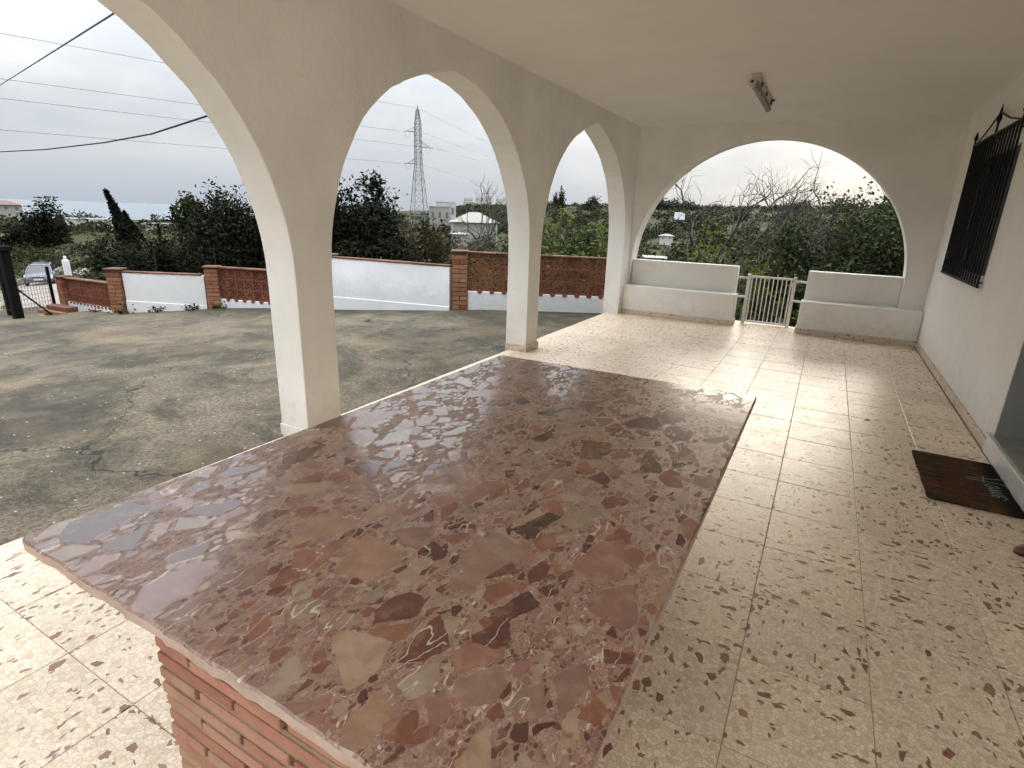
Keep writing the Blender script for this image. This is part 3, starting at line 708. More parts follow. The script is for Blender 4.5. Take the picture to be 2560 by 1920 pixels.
# ------------------------------------------------------------------ the big marble topped table
def table():
    x0, x1, y0, y1, zt, th = -1.483, -.167, .413, 2.545, .74, .026
    t = empty('marble_table', ((x0+x1)/2, (y0+y1)/2, 0)); ox, oy = -(x0+x1)/2, -(y0+y1)/2
    tag(t, 'long low table with polished red breccia marble slab on a brick base', 'table')
    rng = random.Random(4)
    # slab outline with slightly nibbled front edge
    poly = [(x0-.015+.006, y0+.004)]
    n = 60
    for k in range(1, n): poly.append((x0-.015+(x1-x0+.015)*k/n, y0+rng.uniform(-.0025, .003)))
    poly += [(x1, y0+.002), (x1, y1+.02), (x0+.030, y1-.012), (x0+.015, y1-.022), (x0-.016, y0+.010)]
    m = MB(); e = .004; N = len(poly); c = Vector(((x0+x1)/2, (y0+y1)/2))
    def inset(p, d): v = c-Vector(p); return (p[0]+math.copysign(d, v.x), p[1]+math.copysign(d, v.y))
    top = [inset(p, e) for p in poly]
    vs = [(a+ox, b_+oy, zt) for a, b_ in top]+[(a+ox, b_+oy, zt-e) for a, b_ in poly]+[(a+ox, b_+oy, zt-th) for a, b_ in poly]
    m.add(vs, [tuple(range(N))], 0)
    m.add(vs, [(k, (k+1) % N, N+(k+1) % N, N+k) for k in range(N)], 0)
    m.add(vs, [(N+k, N+(k+1) % N, 2*N+(k+1) % N, 2*N+k) for k in range(N)], 1); m.add(vs, [tuple(range(2*N, 3*N))], 1)
    m.build('marble_slab', [M['marble'], M['slabedge']], t, weld=True)
    # brick base
    bx0, bx1, by0, by1 = -1.01, -.47, .434, 2.30; zb = zt-th-.001; course = .036; bh = .0235; joint = .010; L = .245
    MB().box(bx0+.010, bx1-.010, by0+.010, by1-.010, 0.001, zb).build('mortar_core', M['mortar'], t).location = (ox, oy, 0)
    def bm_(l):
        q = MB().box(-l/2, l/2, 0, .05, 0, bh); me = q.mesh('brick', M['redbrick'])
        bmm = bmesh.new(); bmm.from_mesh(me); bmesh.ops.bevel(bmm, geom=bmm.edges[:], offset=.0022, segments=1, affect='EDGES'); bmm.to_mesh(me); bmm.free(); return me
    mesh_full = bm_(L)
    def run(face, names):
        nc = int(zb/course)+1
        for j in range(nc):
            z = zb-bh-j*course
            if z < -.0005: break
            length = (bx1-bx0) if face in 'fb' else (by1-by0)-.11
            off = -(L+joint)*.5*(j % 2)-rng.uniform(0, .02); s = off
            while s < length-.02:
                a, e2 = max(0, s), min(length, s+L); s += L+joint+rng.uniform(-.003, .006)
                if e2-a < .03: continue
                mid = (a+e2)/2; dpt = rng.uniform(-.004, .004); tl = rng.uniform(-.006, .006)
                if face == 'f': loc, rz = (bx0+mid, by0+dpt, z), 0
                elif face == 'b': loc, rz = (bx1-mid, by1+dpt, z), math.pi
                elif face == 'r': loc, rz = (bx1+dpt, by0+.055+mid, z), math.pi/2
                else: loc, rz = (bx0+dpt, by1-.055-mid, z), -math.pi/2
                yield loc, rz+tl, (e2-a)/L
    for f in 'fr':
        for loc, rz, sc in run(f, None):
            o = link('brick', mesh_full, t, (loc[0]+ox, loc[1]+oy, loc[2]), (0, 0, rz)); o.scale = (sc, 1, 1)
    rest = MB(); base = [tuple(v.co) for v in mesh_full.vertices]; pf = [tuple(p.vertices) for p in mesh_full.polygons]
    for f in 'lb':
        for loc, rz, sc in run(f, None):
            ca, sa = math.cos(rz), math.sin(rz)
            rest.add([(loc[0]+ox+ca*v[0]*sc-sa*v[1], loc[1]+oy+sa*v[0]*sc+ca*v[1], loc[2]+v[2]) for v in base], pf)
    stuff(rest.build('brickwork', M['redbrick'], t))
    # mortar beds between the courses, almost flush with the brick faces
    bed = MB().box(bx0+.0035+ox, bx1-.0035+ox, by0+.0035+oy, by1-.0035+oy, 0, course-bh-.001).mesh('mortar_bed', M['mortar'])
    for j in range(19):
        z = zb-bh-j*course-(course-bh)+.0005
        if z > 0: link('mortar_bed', bed, t, (rng.uniform(-.001, .001), rng.uniform(-.001, .001), z))
table()

def doormat():
    x0, x1, y0, y1 = .733, 1.172, 3.635, 4.43
    cx, cy = (x0+x1)/2, (y0+y1)/2
    m = MB(); r = .03; poly = []; rng = random.Random(2)
    for (px, py, a0) in ((x1-r, y1-r, 0), (x0+r, y1-r, 90), (x0+r, y0+r, 180), (x1-r, y0+r, 270)):
        for k in range(5): a = math.radians(a0+90*k/4); poly.append((px+r*math.cos(a)-cx, py+r*math.sin(a)-cy))
    P = []
    for i, p in enumerate(poly):
        q = poly[(i+1) % len(poly)]; P.append(p); L = math.hypot(q[0]-p[0], q[1]-p[1])
        if L > .1:
            for k in range(1, 24): P.append((p[0]+(q[0]-p[0])*k/24+rng.uniform(-.0025, .0025), p[1]+(q[1]-p[1])*k/24+rng.uniform(-.0025, .0025)))
    m.prism(P, .0008, .012)
    o = m.build('doormat', M['doormat'], None, loc=(cx, cy, 0), bevel=.003); tag(o, 'dark doormat with orange flowers on the left and white script by the door step', 'doormat')
    # white handwritten word printed near the step edge, read from the arcade side (strokes u along the word, w across)
    S = [[(0, 0), (.02, .05), (.035, .11)], [(.0, .055), (.03, .06), (.065, .065)], [(.055, .115), (.05, .06), (.052, .0), (.065, -.004)],
         [(.085, .03), (.08, .055), (.095, .065), (.108, .045), (.098, .02), (.085, .03)], [(.108, .045), (.125, .06), (.126, .02), (.135, .055), (.148, .06), (.15, .02), (.16, .055), (.172, .06), (.174, .02)],
         [(.185, .038), (.205, .045), (.203, .062), (.188, .058), (.184, .03), (.195, .016), (.215, .028)]]
    sc = 1.5; w = MB()
    for st in S:
        for (a, c), (d, e) in zip(st[:-1], st[1:]):
            # word runs along -y (towards the camera); its top points to -x
            A = Vector((.205-c*sc, .12-a*sc, .0132)); B = Vector((.205-e*sc, .12-d*sc, .0132)); t = (B-A); 
            if t.length < 1e-5: continue
            s = Vector((-t.y, t.x, 0)).normalized()*.0045; A -= t.normalized()*.003; B += t.normalized()*.003
            w.add([A-s, B-s, B+s, A+s], [(0, 1, 2, 3)])
    w.build('printed_script', M['script'], o)
doormat()

def small_things():
    # shoe tip at the right edge of the view
    m = MB(); n = 14; rings = []
    prof = [(0, .004, .012), (.012, .022, .03), (.04, .038, .045), (.09, .046, .055), (.16, .04, .062), (.21, .036, .085), (.25, .033, .095), (.272, .02, .09)]
    vs = []
    for s, w, h in prof:
        for k in range(n):
            a = 2*math.pi*k/n; vs.append((s, w*math.cos(a), max(0, h*.45+h*.55*math.sin(a)) if math.sin(a) > -.2 else 0.0))
    fs = []
    for i in range(len(prof)-1):
        for k in range(n): fs.append((i*n+k, (i+1)*n+k, (i+1)*n+(k+1) % n, i*n+(k+1) % n))
    fs += [tuple(range(n)), tuple(range((len(prof)-1)*n, len(prof)*n))[::-1]]
    m.add(vs, fs); o = m.build('shoe', M['shoe'], None, True, loc=(1.022, 3.20, .001)); o.rotation_euler = (0, 0, math.radians(12))
    tag(o, 'reddish brown shoe tip on the tiles at the right edge', 'shoe')
    sole = MB().prism([(a, b_*1.04) for a, b_ in [(0, 0), (.012, .024), (.05, .042), (.1, .048), (.2, .038), (.27, .024), (.27, -.024), (.2, -.038), (.1, -.048), (.05, -.042), (.012, -.024)]], 0, .006)
    sole.build('sole', M['carblack'], o)
    rng = random.Random(8)
    for (x, y, l, lab) in ((.50, 4.98, .03, 'small dry leaf on the tiles near the house wall'), (-.52, 5.05, .014, 'tiny dark leaf on the tiles beyond the table')):
        lf = MB(); 
        lf.add([(-l, 0, .002), (0, .35*l, .007), (l, 0, .004), (0, -.35*l, .006), (-l, 0, .0008), (0, .35*l, .0058), (l, 0, .0028), (0, -.35*l, .0048)], [(0, 1, 2, 3), (4, 7, 6, 5), (0, 4, 5, 1), (1, 5, 6, 2), (2, 6, 7, 3), (3, 7, 4, 0)])
        o = lf.build('fallen_leaf', M['leaf_brown'], None, loc=(x, y, 0)); o.rotation_euler = (0, 0, rng.uniform(0, 3)); tag(o, lab, 'leaf', 'dry leaves on the terrace')
small_things()

# ------------------------------------------------------------------ boundary wall of the yard
def brick_mesh(name, lx, ly, lz, mat, bev=.004):
    me = MB().box(-lx/2, lx/2, -ly/2, ly/2, 0, lz).mesh(name, mat)
    b = bmesh.new(); b.from_mesh(me); bmesh.ops.bevel(b, geom=b.edges[:], offset=bev, segments=1, affect='EDGES'); b.to_mesh(me); b.free(); return me
PB = brick_mesh('brick', .246, .118, .066, M['pierbrick'])
COP = brick_mesh('coping_tile', .238, .155, .028, M['coping'])
def pier(x, y, rz, top, label, cat='pier'):
    zb = yard_z(x)-.05; g = empty('brick_pier', (x, y, zb), rz); tag(g, label, cat, 'brick piers of the boundary wall')
    H = top-zb-.03; MB().box(-.112, .112, -.112, .112, 0, H).build('mortar_core', M['piermortar'], g)
    j = 0; z = 0; rng = random.Random(int(x*100))
    while z+.066 < H+.012:
        for s in (-1, 1):
            if j % 2: o = link('brick', PB, g, (s*.0645, 0, z), (0, 0, math.pi/2+rng.uniform(-.01, .01)))
            else: o = link('brick', PB, g, (0, s*.0645, z), (0, 0, rng.uniform(-.01, .01)))
            o.location.x += rng.uniform(-.003, .003); o.location.y += rng.uniform(-.003, .003)
        z += .0775; j += 1
    MB().box(-.145, .145, -.145, .145, H+.004, H+.032).build('cap_tile', M['coping'], g, bevel=.004)
    return g
def panel(a, b, ta, tb, label):
    a = Vector((*a, 0)); b = Vector((*b, 0)); d = b-a; L = d.length; ang = math.atan2(d.y, d.x); za, zb = yard_z(a.x)-.06, yard_z(b.x)-.06
    g = empty('white_wall_panel', (a.x, a.y, 0), ang); tag(g, label, 'wall', 'whitewashed panels of the boundary wall')
    m = MB(); n = 16; vs = []; fs = []
    for k in range(n+1):
        t = k/n; x = L*t; zl = za*(1-t)+zb*t; zt = ta*(1-t)+tb*t
        vs += [(x, -.065, zl), (x, -.065, zt-.03), (x, .065, zt-.03), (x, .065, zl)]
    for k in range(n):
        o = 4*k
        for q in range(4): fs.append((o+q, o+(q+1) % 4, o+4+(q+1) % 4, o+4+q))
    fs += [(0, 1, 2, 3), (4*n+3, 4*n+2, 4*n+1, 4*n)]
    m.add(vs, fs); m.build('plastered_wall', M['whitewash'], g, bevel=.006)
    pl = MB(); vs = []; fs = []
    hA, hB = (.30, .12)
    for k in range(n+1):
        t = k/n; x = L*t; zl = za*(1-t)+zb*t; h = hA*(1-t)+hB*t
        vs += [(x, -.085, zl), (x, -.082, zl+h), (x, -.0655, zl+h+.012), (x, -.0655, zl)]
    for k in range(n):
        o = 4*k
        for q in range(4): fs.append((o+q, o+(q+1) % 4, o+4+(q+1) % 4, o+4+q))
    pl.add(vs, fs+[(0, 1, 2, 3), (4*n+3, 4*n+2, 4*n+1, 4*n)]); pl.build('plinth', M['whitewash'], g)
    sl = math.atan2(tb-ta, L); k = 0; x = .12; rng = random.Random(7)
    while x < L-.02:
        t = x/L; o = link('coping_tile', COP, g, (x, rng.uniform(-.004, .004), ta*(1-t)+tb*t-.028), (rng.uniform(-.02, .02), -sl, rng.uniform(-.01, .01))); x += .243
def lattice_block_mesh():
    s = .1025; m = MB(); w = .016; D = .035
    m.box(-s, s, -D, D, s-w, s); m.box(-s, s, -D, D, -s, -s+w); m.box(-s, -s+w, -D, D, -s+w, s-w); m.box(s-w, s, -D, D, -s+w, s-w)
    m.ring(.083, .064, -D*.9, D*.9, 14); m.ring(.034, .018, -D*.8, D*.8, 8)
    for k in range(4):
        a = math.pi/4+k*math.pi/2; ca, sa = math.cos(a), math.sin(a)
        m.bar((ca*.03, -D*.75, sa*.03), (ca*.068, -D*.75, sa*.068), .020, .012); m.bar((ca*.03, D*.75, sa*.03), (ca*.068, D*.75, sa*.068), .020, .012)
        m.add([], [])
    return m.mesh('lattice_block', M['terracotta'])
LB = lattice_block_mesh()
NUB = MB().prism([(.05*math.cos(math.pi+math.pi*k/8), .045*math.sin(math.pi+math.pi*k/8)) for k in range(9)], -.045, .045, axis=1).mesh('scallop', M['terracotta'])
def lattice(a, b, ta, tb, rows, label, size=.209):
    a = Vector((*a, 0)); b = Vector((*b, 0)); d = b-a; L = d.length; ang = math.atan2(d.y, d.x); za, zb = yard_z(a.x)-.06, yard_z(b.x)-.06
    g = empty('lattice_wall_panel', (a.x, a.y, 0), ang); tag(g, label, 'wall', 'terracotta lattice panels of the boundary wall')
    p = size; n = max(1, int(round(L/p))); p = L/n; sc = p/.209
    for i in range(n):
        t = (i+.5)/n; x = L*t; zt = ta*(1-t)+tb*t-.035
        for r in range(rows):
            o = link('lattice_block', LB, g, (x, 0, zt-.1045*sc-r*.209*sc)); o.scale = (sc, 1, sc)
        bot = zt-rows*.209*sc
        o = link('scallop', NUB, g, (x+p/2 if i < n-1 else x, 0, bot+.004)); o.scale = (.9, 1.9, 1)
    m = MB(); vs = []; fs = []; hb = rows*.209*sc
    for k in range(n+1):
        t = k/n; x = L*t; vs += [(x, -.075, za*(1-t)+zb*t), (x, -.075, ta*(1-t)+tb*t-.037-hb), (x, .075, ta*(1-t)+tb*t-.037-hb), (x, .075, za*(1-t)+zb*t)]
    for k in range(n):
        o = 4*k
        for q in range(4): fs.append((o+q, o+(q+1) % 4, o+4+(q+1) % 4, o+4+q))
    m.add(vs, fs+[(0, 1, 2, 3), (4*n+3, 4*n+2, 4*n+1, 4*n)]); m.build('plastered_base', M['whitewash'], g, bevel=.012)
    sl = math.atan2(tb-ta, L); x = .12; rng = random.Random(9)
    while x < L-.02:
        t = x/L; link('coping_tile', COP, g, (x, 0, ta*(1-t)+tb*t-.03), (rng.uniform(-.01, .01), -sl, 0)); x += .243
def boundary():
    pier(-5.52, 8.03, math.radians(33), .855, 'orange brick pier between white panel and right lattice panel, seen through the middle arch')
    pier(-8.17, 7.52, math.radians(10), .66, 'brick pier mostly behind the near pillar, left end of the long white panel')
    pier(-10.80, 6.90, math.radians(40), .285, 'brick pier between the short white panel and the dark lattice panel')
    pier(-12.22, 5.80, math.radians(30), .21, 'brick pier between the gate lattice panel and the short white panel')
    pier(-14.55, 5.86, math.radians(0), -.13, 'end brick pier beside the black gate')
    panel((-8.04, 7.50), (-5.66, 7.96), .625, .60, 'long whitewashed wall panel seen through the middle arch')
    panel((-12.10, 5.88), (-10.92, 6.80), .16, .12, 'short whitewashed wall panel left of the near pillar')
    lattice((-5.40, 8.10), (-3.02, 9.50), .845, .80, 3, 'terracotta lattice panel between the right brick pier and the end bench')
    lattice((-10.68, 6.98), (-8.30, 7.50), .28, .30, 3, 'dark terracotta lattice panel just left of the near pillar')
    lattice((-14.43, 5.87), (-12.36, 5.79), -.15, -.085, 3, 'terracotta lattice panel sloping down beside the black gate', .155)
boundary()

def gate_black():
    # post and mesh leaf at the left edge
    g = empty('black_gate', (-14.2, 4.9, -1.0)); tag(g, 'black steel driveway gate with wire mesh leaf at the left edge', 'gate')
    def bl(m, n, mat='blackwood'):
        o = m.build(n, M[mat], g, bevel=0); o.location = (14.2, -4.9, 1.0); return o
    a = Vector((-13.55, 4.58, 0)); c = Vector((-14.55, 4.82, 0)); e = Vector((-14.9, 5.72, 0)); z0 = -.85
    bl(MB().box(a.x-.07, a.x+.07, a.y-.07, a.y+.07, z0-.1, .52), 'gate_post')
    bl(MB().box(c.x-.055, c.x+.055, c.y-.055, c.y+.055, z0-.05, .44), 'leaf_stile')
    bl(MB().box(a.x-.11, a.x+.11, a.y-.11, a.y+.11, .52, .60), 'post_cap')
    bl(MB().bar((a.x-.06, a.y+.03, .43), (c.x+.05, c.y-.02, .38), .05), 'top_rail')
    bl(MB().bar((a.x-.06, a.y+.03, z0+.12), (c.x+.05, c.y-.02, z0+.12), .05), 'bottom_rail')
    bl(MB().bar((a.x-.06, a.y+.03, -.15), (c.x+.05, c.y-.02, -.17), .04), 'middle_rail')
    bl(MB().bar((c.x, c.y, -.90), (e.x, e.y, -.92), .03), 'leaf_bottom_rail'); 
    bl(MB().bar((e.x, e.y, -.95), (e.x, e.y, .05), .05), 'leaf_stile')
    bl(MB().tube([(a.x, a.y, -.12), (-13.45, 5.12, -.80)], .016, 8), 'brace')
    for k in range(1, 15):
        t = k/15; p = c*(1-t)+e*t; bl(MB().tube([(p.x, p.y, -.9), (p.x, p.y, -.12)], .005, 4, False), 'mesh_wire', 'galv')
    for k in range(9):
        z = -.86+k*.09; bl(MB().tube([(c.x, c.y, z), (e.x, e.y, z)], .004, 4, False), 'mesh_wire', 'galv')
    p = empty('white_gate_post', (-15.45, 6.32, -1.0)); tag(p, 'white gate post with small finial behind the end pier', 'post')
    MB().box(-.058, .058, -.058, .058, 0, 1.12).build('shaft', M['whitewash'], p, bevel=.01); MB().tube([(0, 0, 1.12), (0, 0, 1.14)], [.064, .04], 8).build('cap', M['whitewash'], p)
    MB().tube([(0, 0, 1.15), (0, 0, 1.18), (0, 0, 1.22)], [.025, .036, .022], 8).build('finial', M['whitewash'], p)
    s = empty('brick_step', (-13.9, 5.42, yard_z(-13.9)-.05), math.radians(5)); tag(s, 'low red brick step at the foot of the end pier', 'step')
    MB().box(-.45, .42, -.20, .12, 0, .10).build('lower_course', M['pierbrick'], s, bevel=.01); MB().box(-.30, .42, -.1, .12, .101, .19).build('upper_course', M['coping'], s, bevel=.01)
gate_black()

def wire_fence():
    pts = [(-17.2, 7.6), (-15.4, 8.3), (-13.6, 8.8), (-11.8, 9.2), (-9.8, 9.6)]
    g = empty('wire_fence', (-13.5, 8.8, -1)); tag(g, 'thin wire mesh fence behind the boundary wall at left', 'fence')
    for x, y in pts:
        z = ground_z(x, y); o = MB().tube([(x, y, z-.1), (x, y, .42)], .011, 6).build('fence_post', M['bark'], g); o.location = (13.5, -8.8, 1)
    for h in (.40, .15, -.1, -.35):
        o = MB().tube([(x, y, h) for x, y in pts], .0018, 4, False).build('wire', M['bark'], g); o.location = (13.5, -8.8, 1)
wire_fence()

# ------------------------------------------------------------------ vegetation
def np_mesh(name, V, nper, mat, smooth=False):
    # V: (n, nper, 3) polygons
    n = V.shape[0]; me = bpy.data.meshes.new(name); me.vertices.add(n*nper); me.vertices.foreach_set('co', V.reshape(-1).astype(np.float32))
    me.loops.add(n*nper); me.loops.foreach_set('vertex_index', np.arange(n*nper, dtype=np.int32))
    me.polygons.add(n); me.polygons.foreach_set('loop_start', np.arange(0, n*nper, nper, dtype=np.int32))
    me.materials.append(mat); me.update(calc_edges=True); me.validate(); return me
def leaf_polys(P, size, rng, aspect=.5, up=.35, var=.4, droop=0.0):
    n = len(P)
    nrm = rng.normal(size=(n, 3)); nrm[:, 2] = np.abs(nrm[:, 2])+up; nrm /= np.linalg.norm(nrm, axis=1, keepdims=True)
    t = rng.normal(size=(n, 3)); t[:, 2] -= droop; t -= nrm*(t*nrm).sum(1, keepdims=True); t /= np.linalg.norm(t, axis=1, keepdims=True); s = np.cross(nrm, t)
    L = size*(1+var*rng.uniform(-1, 1, (n, 1))); W = L*aspect
    return np.stack([P-t*L*.5, P+s*W*.5-t*L*.05, P+t*L*.5, P-s*W*.5-t*L*.05], axis=1)
def grow(rng, p, d, L, r, lev, maxlev, segs, tips, cfg):
    n = cfg.get('seg', 4); p = np.array(p, float); d = np.array(d, float)
    for i in range(n):
        d = d+rng.normal(size=3)*cfg['wander']; d[2] += cfg['up']*(1 if lev else .3); d /= np.linalg.norm(d)
        q = p+d*L/n; r2 = r*(1-.45*(i+1)/n) if lev < maxlev else r*(1-.8*(i+1)/n)
        segs.append((p.copy(), q.copy(), r if i == 0 else rp, r2)); rp = r2; p = q
        if lev < maxlev and i >= cfg.get('first', 1):
            for _ in range(rng.poisson(cfg['side'])):
                a = rng.normal(size=3); a -= d*(a@d); a /= np.linalg.norm(a)+1e-9; nd = d*math.cos(cfg['ang'])+a*math.sin(cfg['ang'])
                grow(rng, q, nd, L*cfg['ratio']*rng.uniform(.7, 1.15), r2*.62, lev+1, maxlev, segs, tips, cfg)
        if lev >= maxlev-1: tips.append((q.copy(), d.copy()))
    if lev < maxlev:
        for _ in range(cfg['fork']):
            a = rng.normal(size=3); a -= d*(a@d); a /= np.linalg.norm(a)+1e-9; nd = d*math.cos(cfg['ang']*.8)+a*math.sin(cfg['ang']*.8)
            grow(rng, p, nd, L*cfg['ratio']*rng.uniform(.75, 1.2), rp*.8, lev+1, maxlev, segs, tips, cfg)
def branch_mesh(name, segs, mat, nside=5, rmin=.0):
    S = [s for s in segs if s[2] > rmin]; A = np.array([s[0] for s in S]); B = np.array([s[1] for s in S]); ra = np.array([s[2] for s in S]); rb = np.array([s[3] for s in S])
    t = B-A; t /= np.linalg.norm(t, axis=1, keepdims=True)+1e-9; ref = np.where(np.abs(t[:, 2:3]) < .9, np.array([[0, 0, 1.]]), np.array([[1., 0, 0]]))
    s = np.cross(t, ref); s /= np.linalg.norm(s, axis=1, keepdims=True)+1e-9; u = np.cross(s, t); P = []
    for k in range(nside):
        a0, a1 = 2*math.pi*k/nside, 2*math.pi*(k+1)/nside
        e0 = s*math.cos(a0)+u*math.sin(a0); e1 = s*math.cos(a1)+u*math.sin(a1)
        P.append(np.stack([A+e0*ra[:, None], A+e1*ra[:, None], B+e1*rb[:, None], B+e0*rb[:, None]], axis=1))
    return np_mesh(name, np.concatenate(P), 4, mat)
def tree(name, label, cat, base, trunks, cfg, leafmat, leafsize, nleaf, spread, seed, barkmat='bark', group=None, aspect=.5, fill=None, leafup=.35):
    rng = np.random.default_rng(seed); base = Vector(base); g = empty(name, base); tag(g, label, cat, group)
    segs = []; tips = []
    for off, d, L, r in trunks:
        if any(off): segs.append((np.array((0, 0, -.04)), np.array(off, float), r, r))
        grow(rng, off, d, L, r, 0, cfg['lev'], segs, tips, cfg)
    link('trunk', branch_mesh('trunk', segs, M[barkmat], 5, cfg.get('rmin', 0)), g)
    if leafmat:
        T = np.array([t[0] for t in tips]); D = np.array([t[1] for t in tips])
        pick = rng.choice(len(T), min(len(T), max(12, nleaf//(24 if nleaf > 2000 else 9))), replace=False); idx = pick[rng.integers(0, len(pick), nleaf)]; P = T[idx]+np.clip(rng.normal(size=(nleaf, 3)), -1.7, 1.7)*spread + D[idx]*rng.uniform(-1.0, .5, (nleaf, 1))*spread*1.6
        if fill is not None:
            nf = fill[0]; c = np.array(fill[1]); e = np.array(fill[2]); u = rng.normal(size=(nf, 3)); u /= np.linalg.norm(u, axis=1, keepdims=True); rr = rng.uniform(.35, 1, (nf, 1))**.5
            lump = 1+.22*np.sin(u[:, :1]*5+seed)*np.cos(u[:, 1:2]*6)+.12*np.sin(u[:, 2:3]*9); P = np.concatenate([P, c+u*e*rr*lump])
        P[:, 2] = np.maximum(P[:, 2], .05)
        link('crown', np_mesh('crown', leaf_polys(P, leafsize, rng, aspect, leafup), 4, M[leafmat]), g)
    return g, tips
def gz(az, d): p = pol(az, d); return ground_z(p.x, p.y)
def at(az, d, dz=0.0): return pol(az, d, gz(az, d)+dz)

DENSE = dict(lev=3, wander=.16, up=.10, side=1.1, ang=.72, ratio=.62, fork=2, seg=4, rmin=.002)
def near_trees():
    # dark evergreen left of the near pillar
    z = gz(-56, 18)
    tree('carob_tree', 'large dark evergreen tree behind the dark lattice panel left of the near pillar', 'tree', at(-56, 18, -.1),
         [((0, 0, 0), (.15, 0, 1), 1.75, .14), ((.4, .2, 0), (.5, .1, 1), 1.6, .11), ((-.5, -.1, 0), (-.35, -.1, 1), 1.6, .12), ((-1.1, -.3, 0), (-.55, -.2, .9), 1.35, .09), ((1.0, .6, 0), (.4, .3, 1), 1.6, .1)],
         DENSE, 'leaf_dark', .105, 17000, .15, 21, fill=(17000, (.2, .1, 1.45), (2.1, 1.4, 1.5)))
    tree('evergreen_tree', 'dark evergreen tree with upright shoots seen at left in the middle arch', 'tree', at(-44, 13.2, -.1),
         [((0, 0, 0), (.05, 0, 1), 1.45, .12), ((.3, .2, 0), (.35, .1, 1), 1.15, .09), ((-.5, -.2, 0), (-.3, -.1, 1), 1.15, .09), ((.75, .3, 0), (.45, .2, .9), 1.0, .08), ((-1.1, -.6, 0), (-.3, 0, 1), 1.3, .09)],
         dict(DENSE, up=.16), 'leaf_dark', .095, 13000, .095, 5, fill=(13000, (-.1, 0, 1.15), (1.4, 1.0, 1.15)))
    tree('brown_shrub', 'brownish half bare shrub between evergreen tree and bare tree', 'shrub', at(-37.6, 12.5, -.1),
         [((0, 0, 0), (.1, 0, 1), .9, .05), ((.3, 0, 0), (.5, 0, 1), .8, .04), ((-.3, 0, 0), (-.5, 0, 1), .85, .04)], dict(DENSE, side=1.0), 'leaf_brown', .05, 3500, .09, 7, fill=(1800, (.1, 0, .7), (.75, .5, .75)))
    tree('bare_tree', 'small bare grey tree in front of the pale warehouse', 'tree', at(-34.8, 15.5, -.1),
         [((0, 0, 0), (-.1, 0, 1), 1.75, .07), ((.05, 0, 0), (.25, 0, 1), 1.55, .05)], dict(DENSE, wander=.26, side=.9, ang=.8, lev=3), None, 0, 0, 0, 12, 'barkgrey')
    tree('green_shrub', 'bright green low shrub above the brick pier in the middle arch', 'shrub', at(-33.6, 11.3, -.1),
         [((0, 0, 0), (.1, 0, 1), .55, .03), ((.35, 0, 0), (.3, 0, 1), .5, .03)], dict(DENSE, lev=2), 'leaf_bright', .06, 900, .12, 15, fill=(900, (.15, 0, .75), (.7, .4, .35)))
    tree('dark_shrub', 'dark leafy shrub behind the right lattice panel at the middle arch edge', 'shrub', at(-29.8, 12.5, -.1),
         [((0, 0, 0), (.1, 0, 1), .7, .05), ((.4, 0, 0), (.3, 0, 1), .6, .04)], DENSE, 'leaf_mid', .06, 3500, .12, 16, fill=(3500, (0, 0, .7), (.9, .6, .75)))
    # behind the lattice in the narrow arch
    tree('loquat_shrub', 'shrub with large bright green leaves above the lattice in the far arch', 'shrub', at(-23.6, 11.6, -.1),
         [((0, 0, 0), (.0, 0, 1), 1.75, .03), ((.3, 0, 0), (.1, 0, 1), 1.55, .03), ((-.45, 0, 0), (-.1, 0, 1), 1.6, .03), ((.8, .2, 0), (.1, 0, 1), 1.7, .03)], dict(DENSE, lev=1, ang=.5), 'leaf_bright', .10, 620, .10, 17, aspect=.45)
    tree('laurel_bush', 'dark green leafy bush behind the large leaved shrub in the far arch', 'bush', at(-22.5, 14.5, -.1),
         [((0, 0, 0), (.05, 0, 1), .95, .06), ((.5, 0, 0), (.3, 0, 1), .9, .05), ((-.5, 0, 0), (-.3, 0, 1), .9, .05)], DENSE, 'leaf_citrus', .08, 6000, .14, 18, fill=(5000, (0, 0, .85), (1.3, .8, .9)))
    tree('olive_bush', 'dull green bush at the left side of the far arch', 'bush', at(-26.8, 16, -.1),
         [((0, 0, 0), (.05, 0, 1), 1.0, .06), ((.5, 0, 0), (.3, 0, 1), .9, .05)], DENSE, 'leaf_mid', .07, 5000, .14, 19, fill=(5000, (0, 0, .85), (1.2, .9, .9)))
    # through the round arch
    GN = dict(lev=4, wander=.27, up=.09, side=.8, ang=.85, ratio=.66, fork=2, seg=4, rmin=.0)
    tree('bare_fig_tree', 'gnarled bare tree behind the garden gate, left of its twin', 'tree', at(-6.8, 14.0, -.1),
         [((0, 0, 0), (-.12, .1, 1), 2.0, .15), ((.1, 0, .6), (.5, .1, .9), 1.8, .11), ((-.05, 0, .7), (-.55, 0, .9), 1.8, .10)], GN, None, 0, 0, 0, 33, 'barkgrey')
    tree('bare_fig_tree', 'gnarled bare tree behind the garden gate, beside the leafy green tree', 'tree', at(-2.9, 14.6, -.1),
         [((0, 0, 0), (.1, .1, 1), 2.0, .14), ((.1, 0, .7), (-.5, .1, .9), 1.75, .10), ((0, 0, .8), (.5, 0, .9), 1.7, .09)], GN, None, 0, 0, 0, 41, 'barkgrey')
    tree('citrus_tree', 'leafy green tree filling the right of the round arch', 'tree', at(3.2, 13.2, -.1),
         [((0, 0, 0), (.05, 0, 1), 1.9, .12), ((.3, 0, 0), (.4, .1, 1), 1.75, .1), ((-.3, 0, 0), (-.4, .1, 1), 1.6, .1), ((-.2, -.2, 0), (-.25, -.3, .95), 1.5, .09), ((.8, .1, 0), (.5, 0, .9), 1.6, .08)],
         dict(DENSE, up=.12), 'leaf_citrus', .095, 14000, .125, 24, fill=(15000, (.2, 0, 1.75), (1.45, 1.2, 1.75)), leafup=.1)
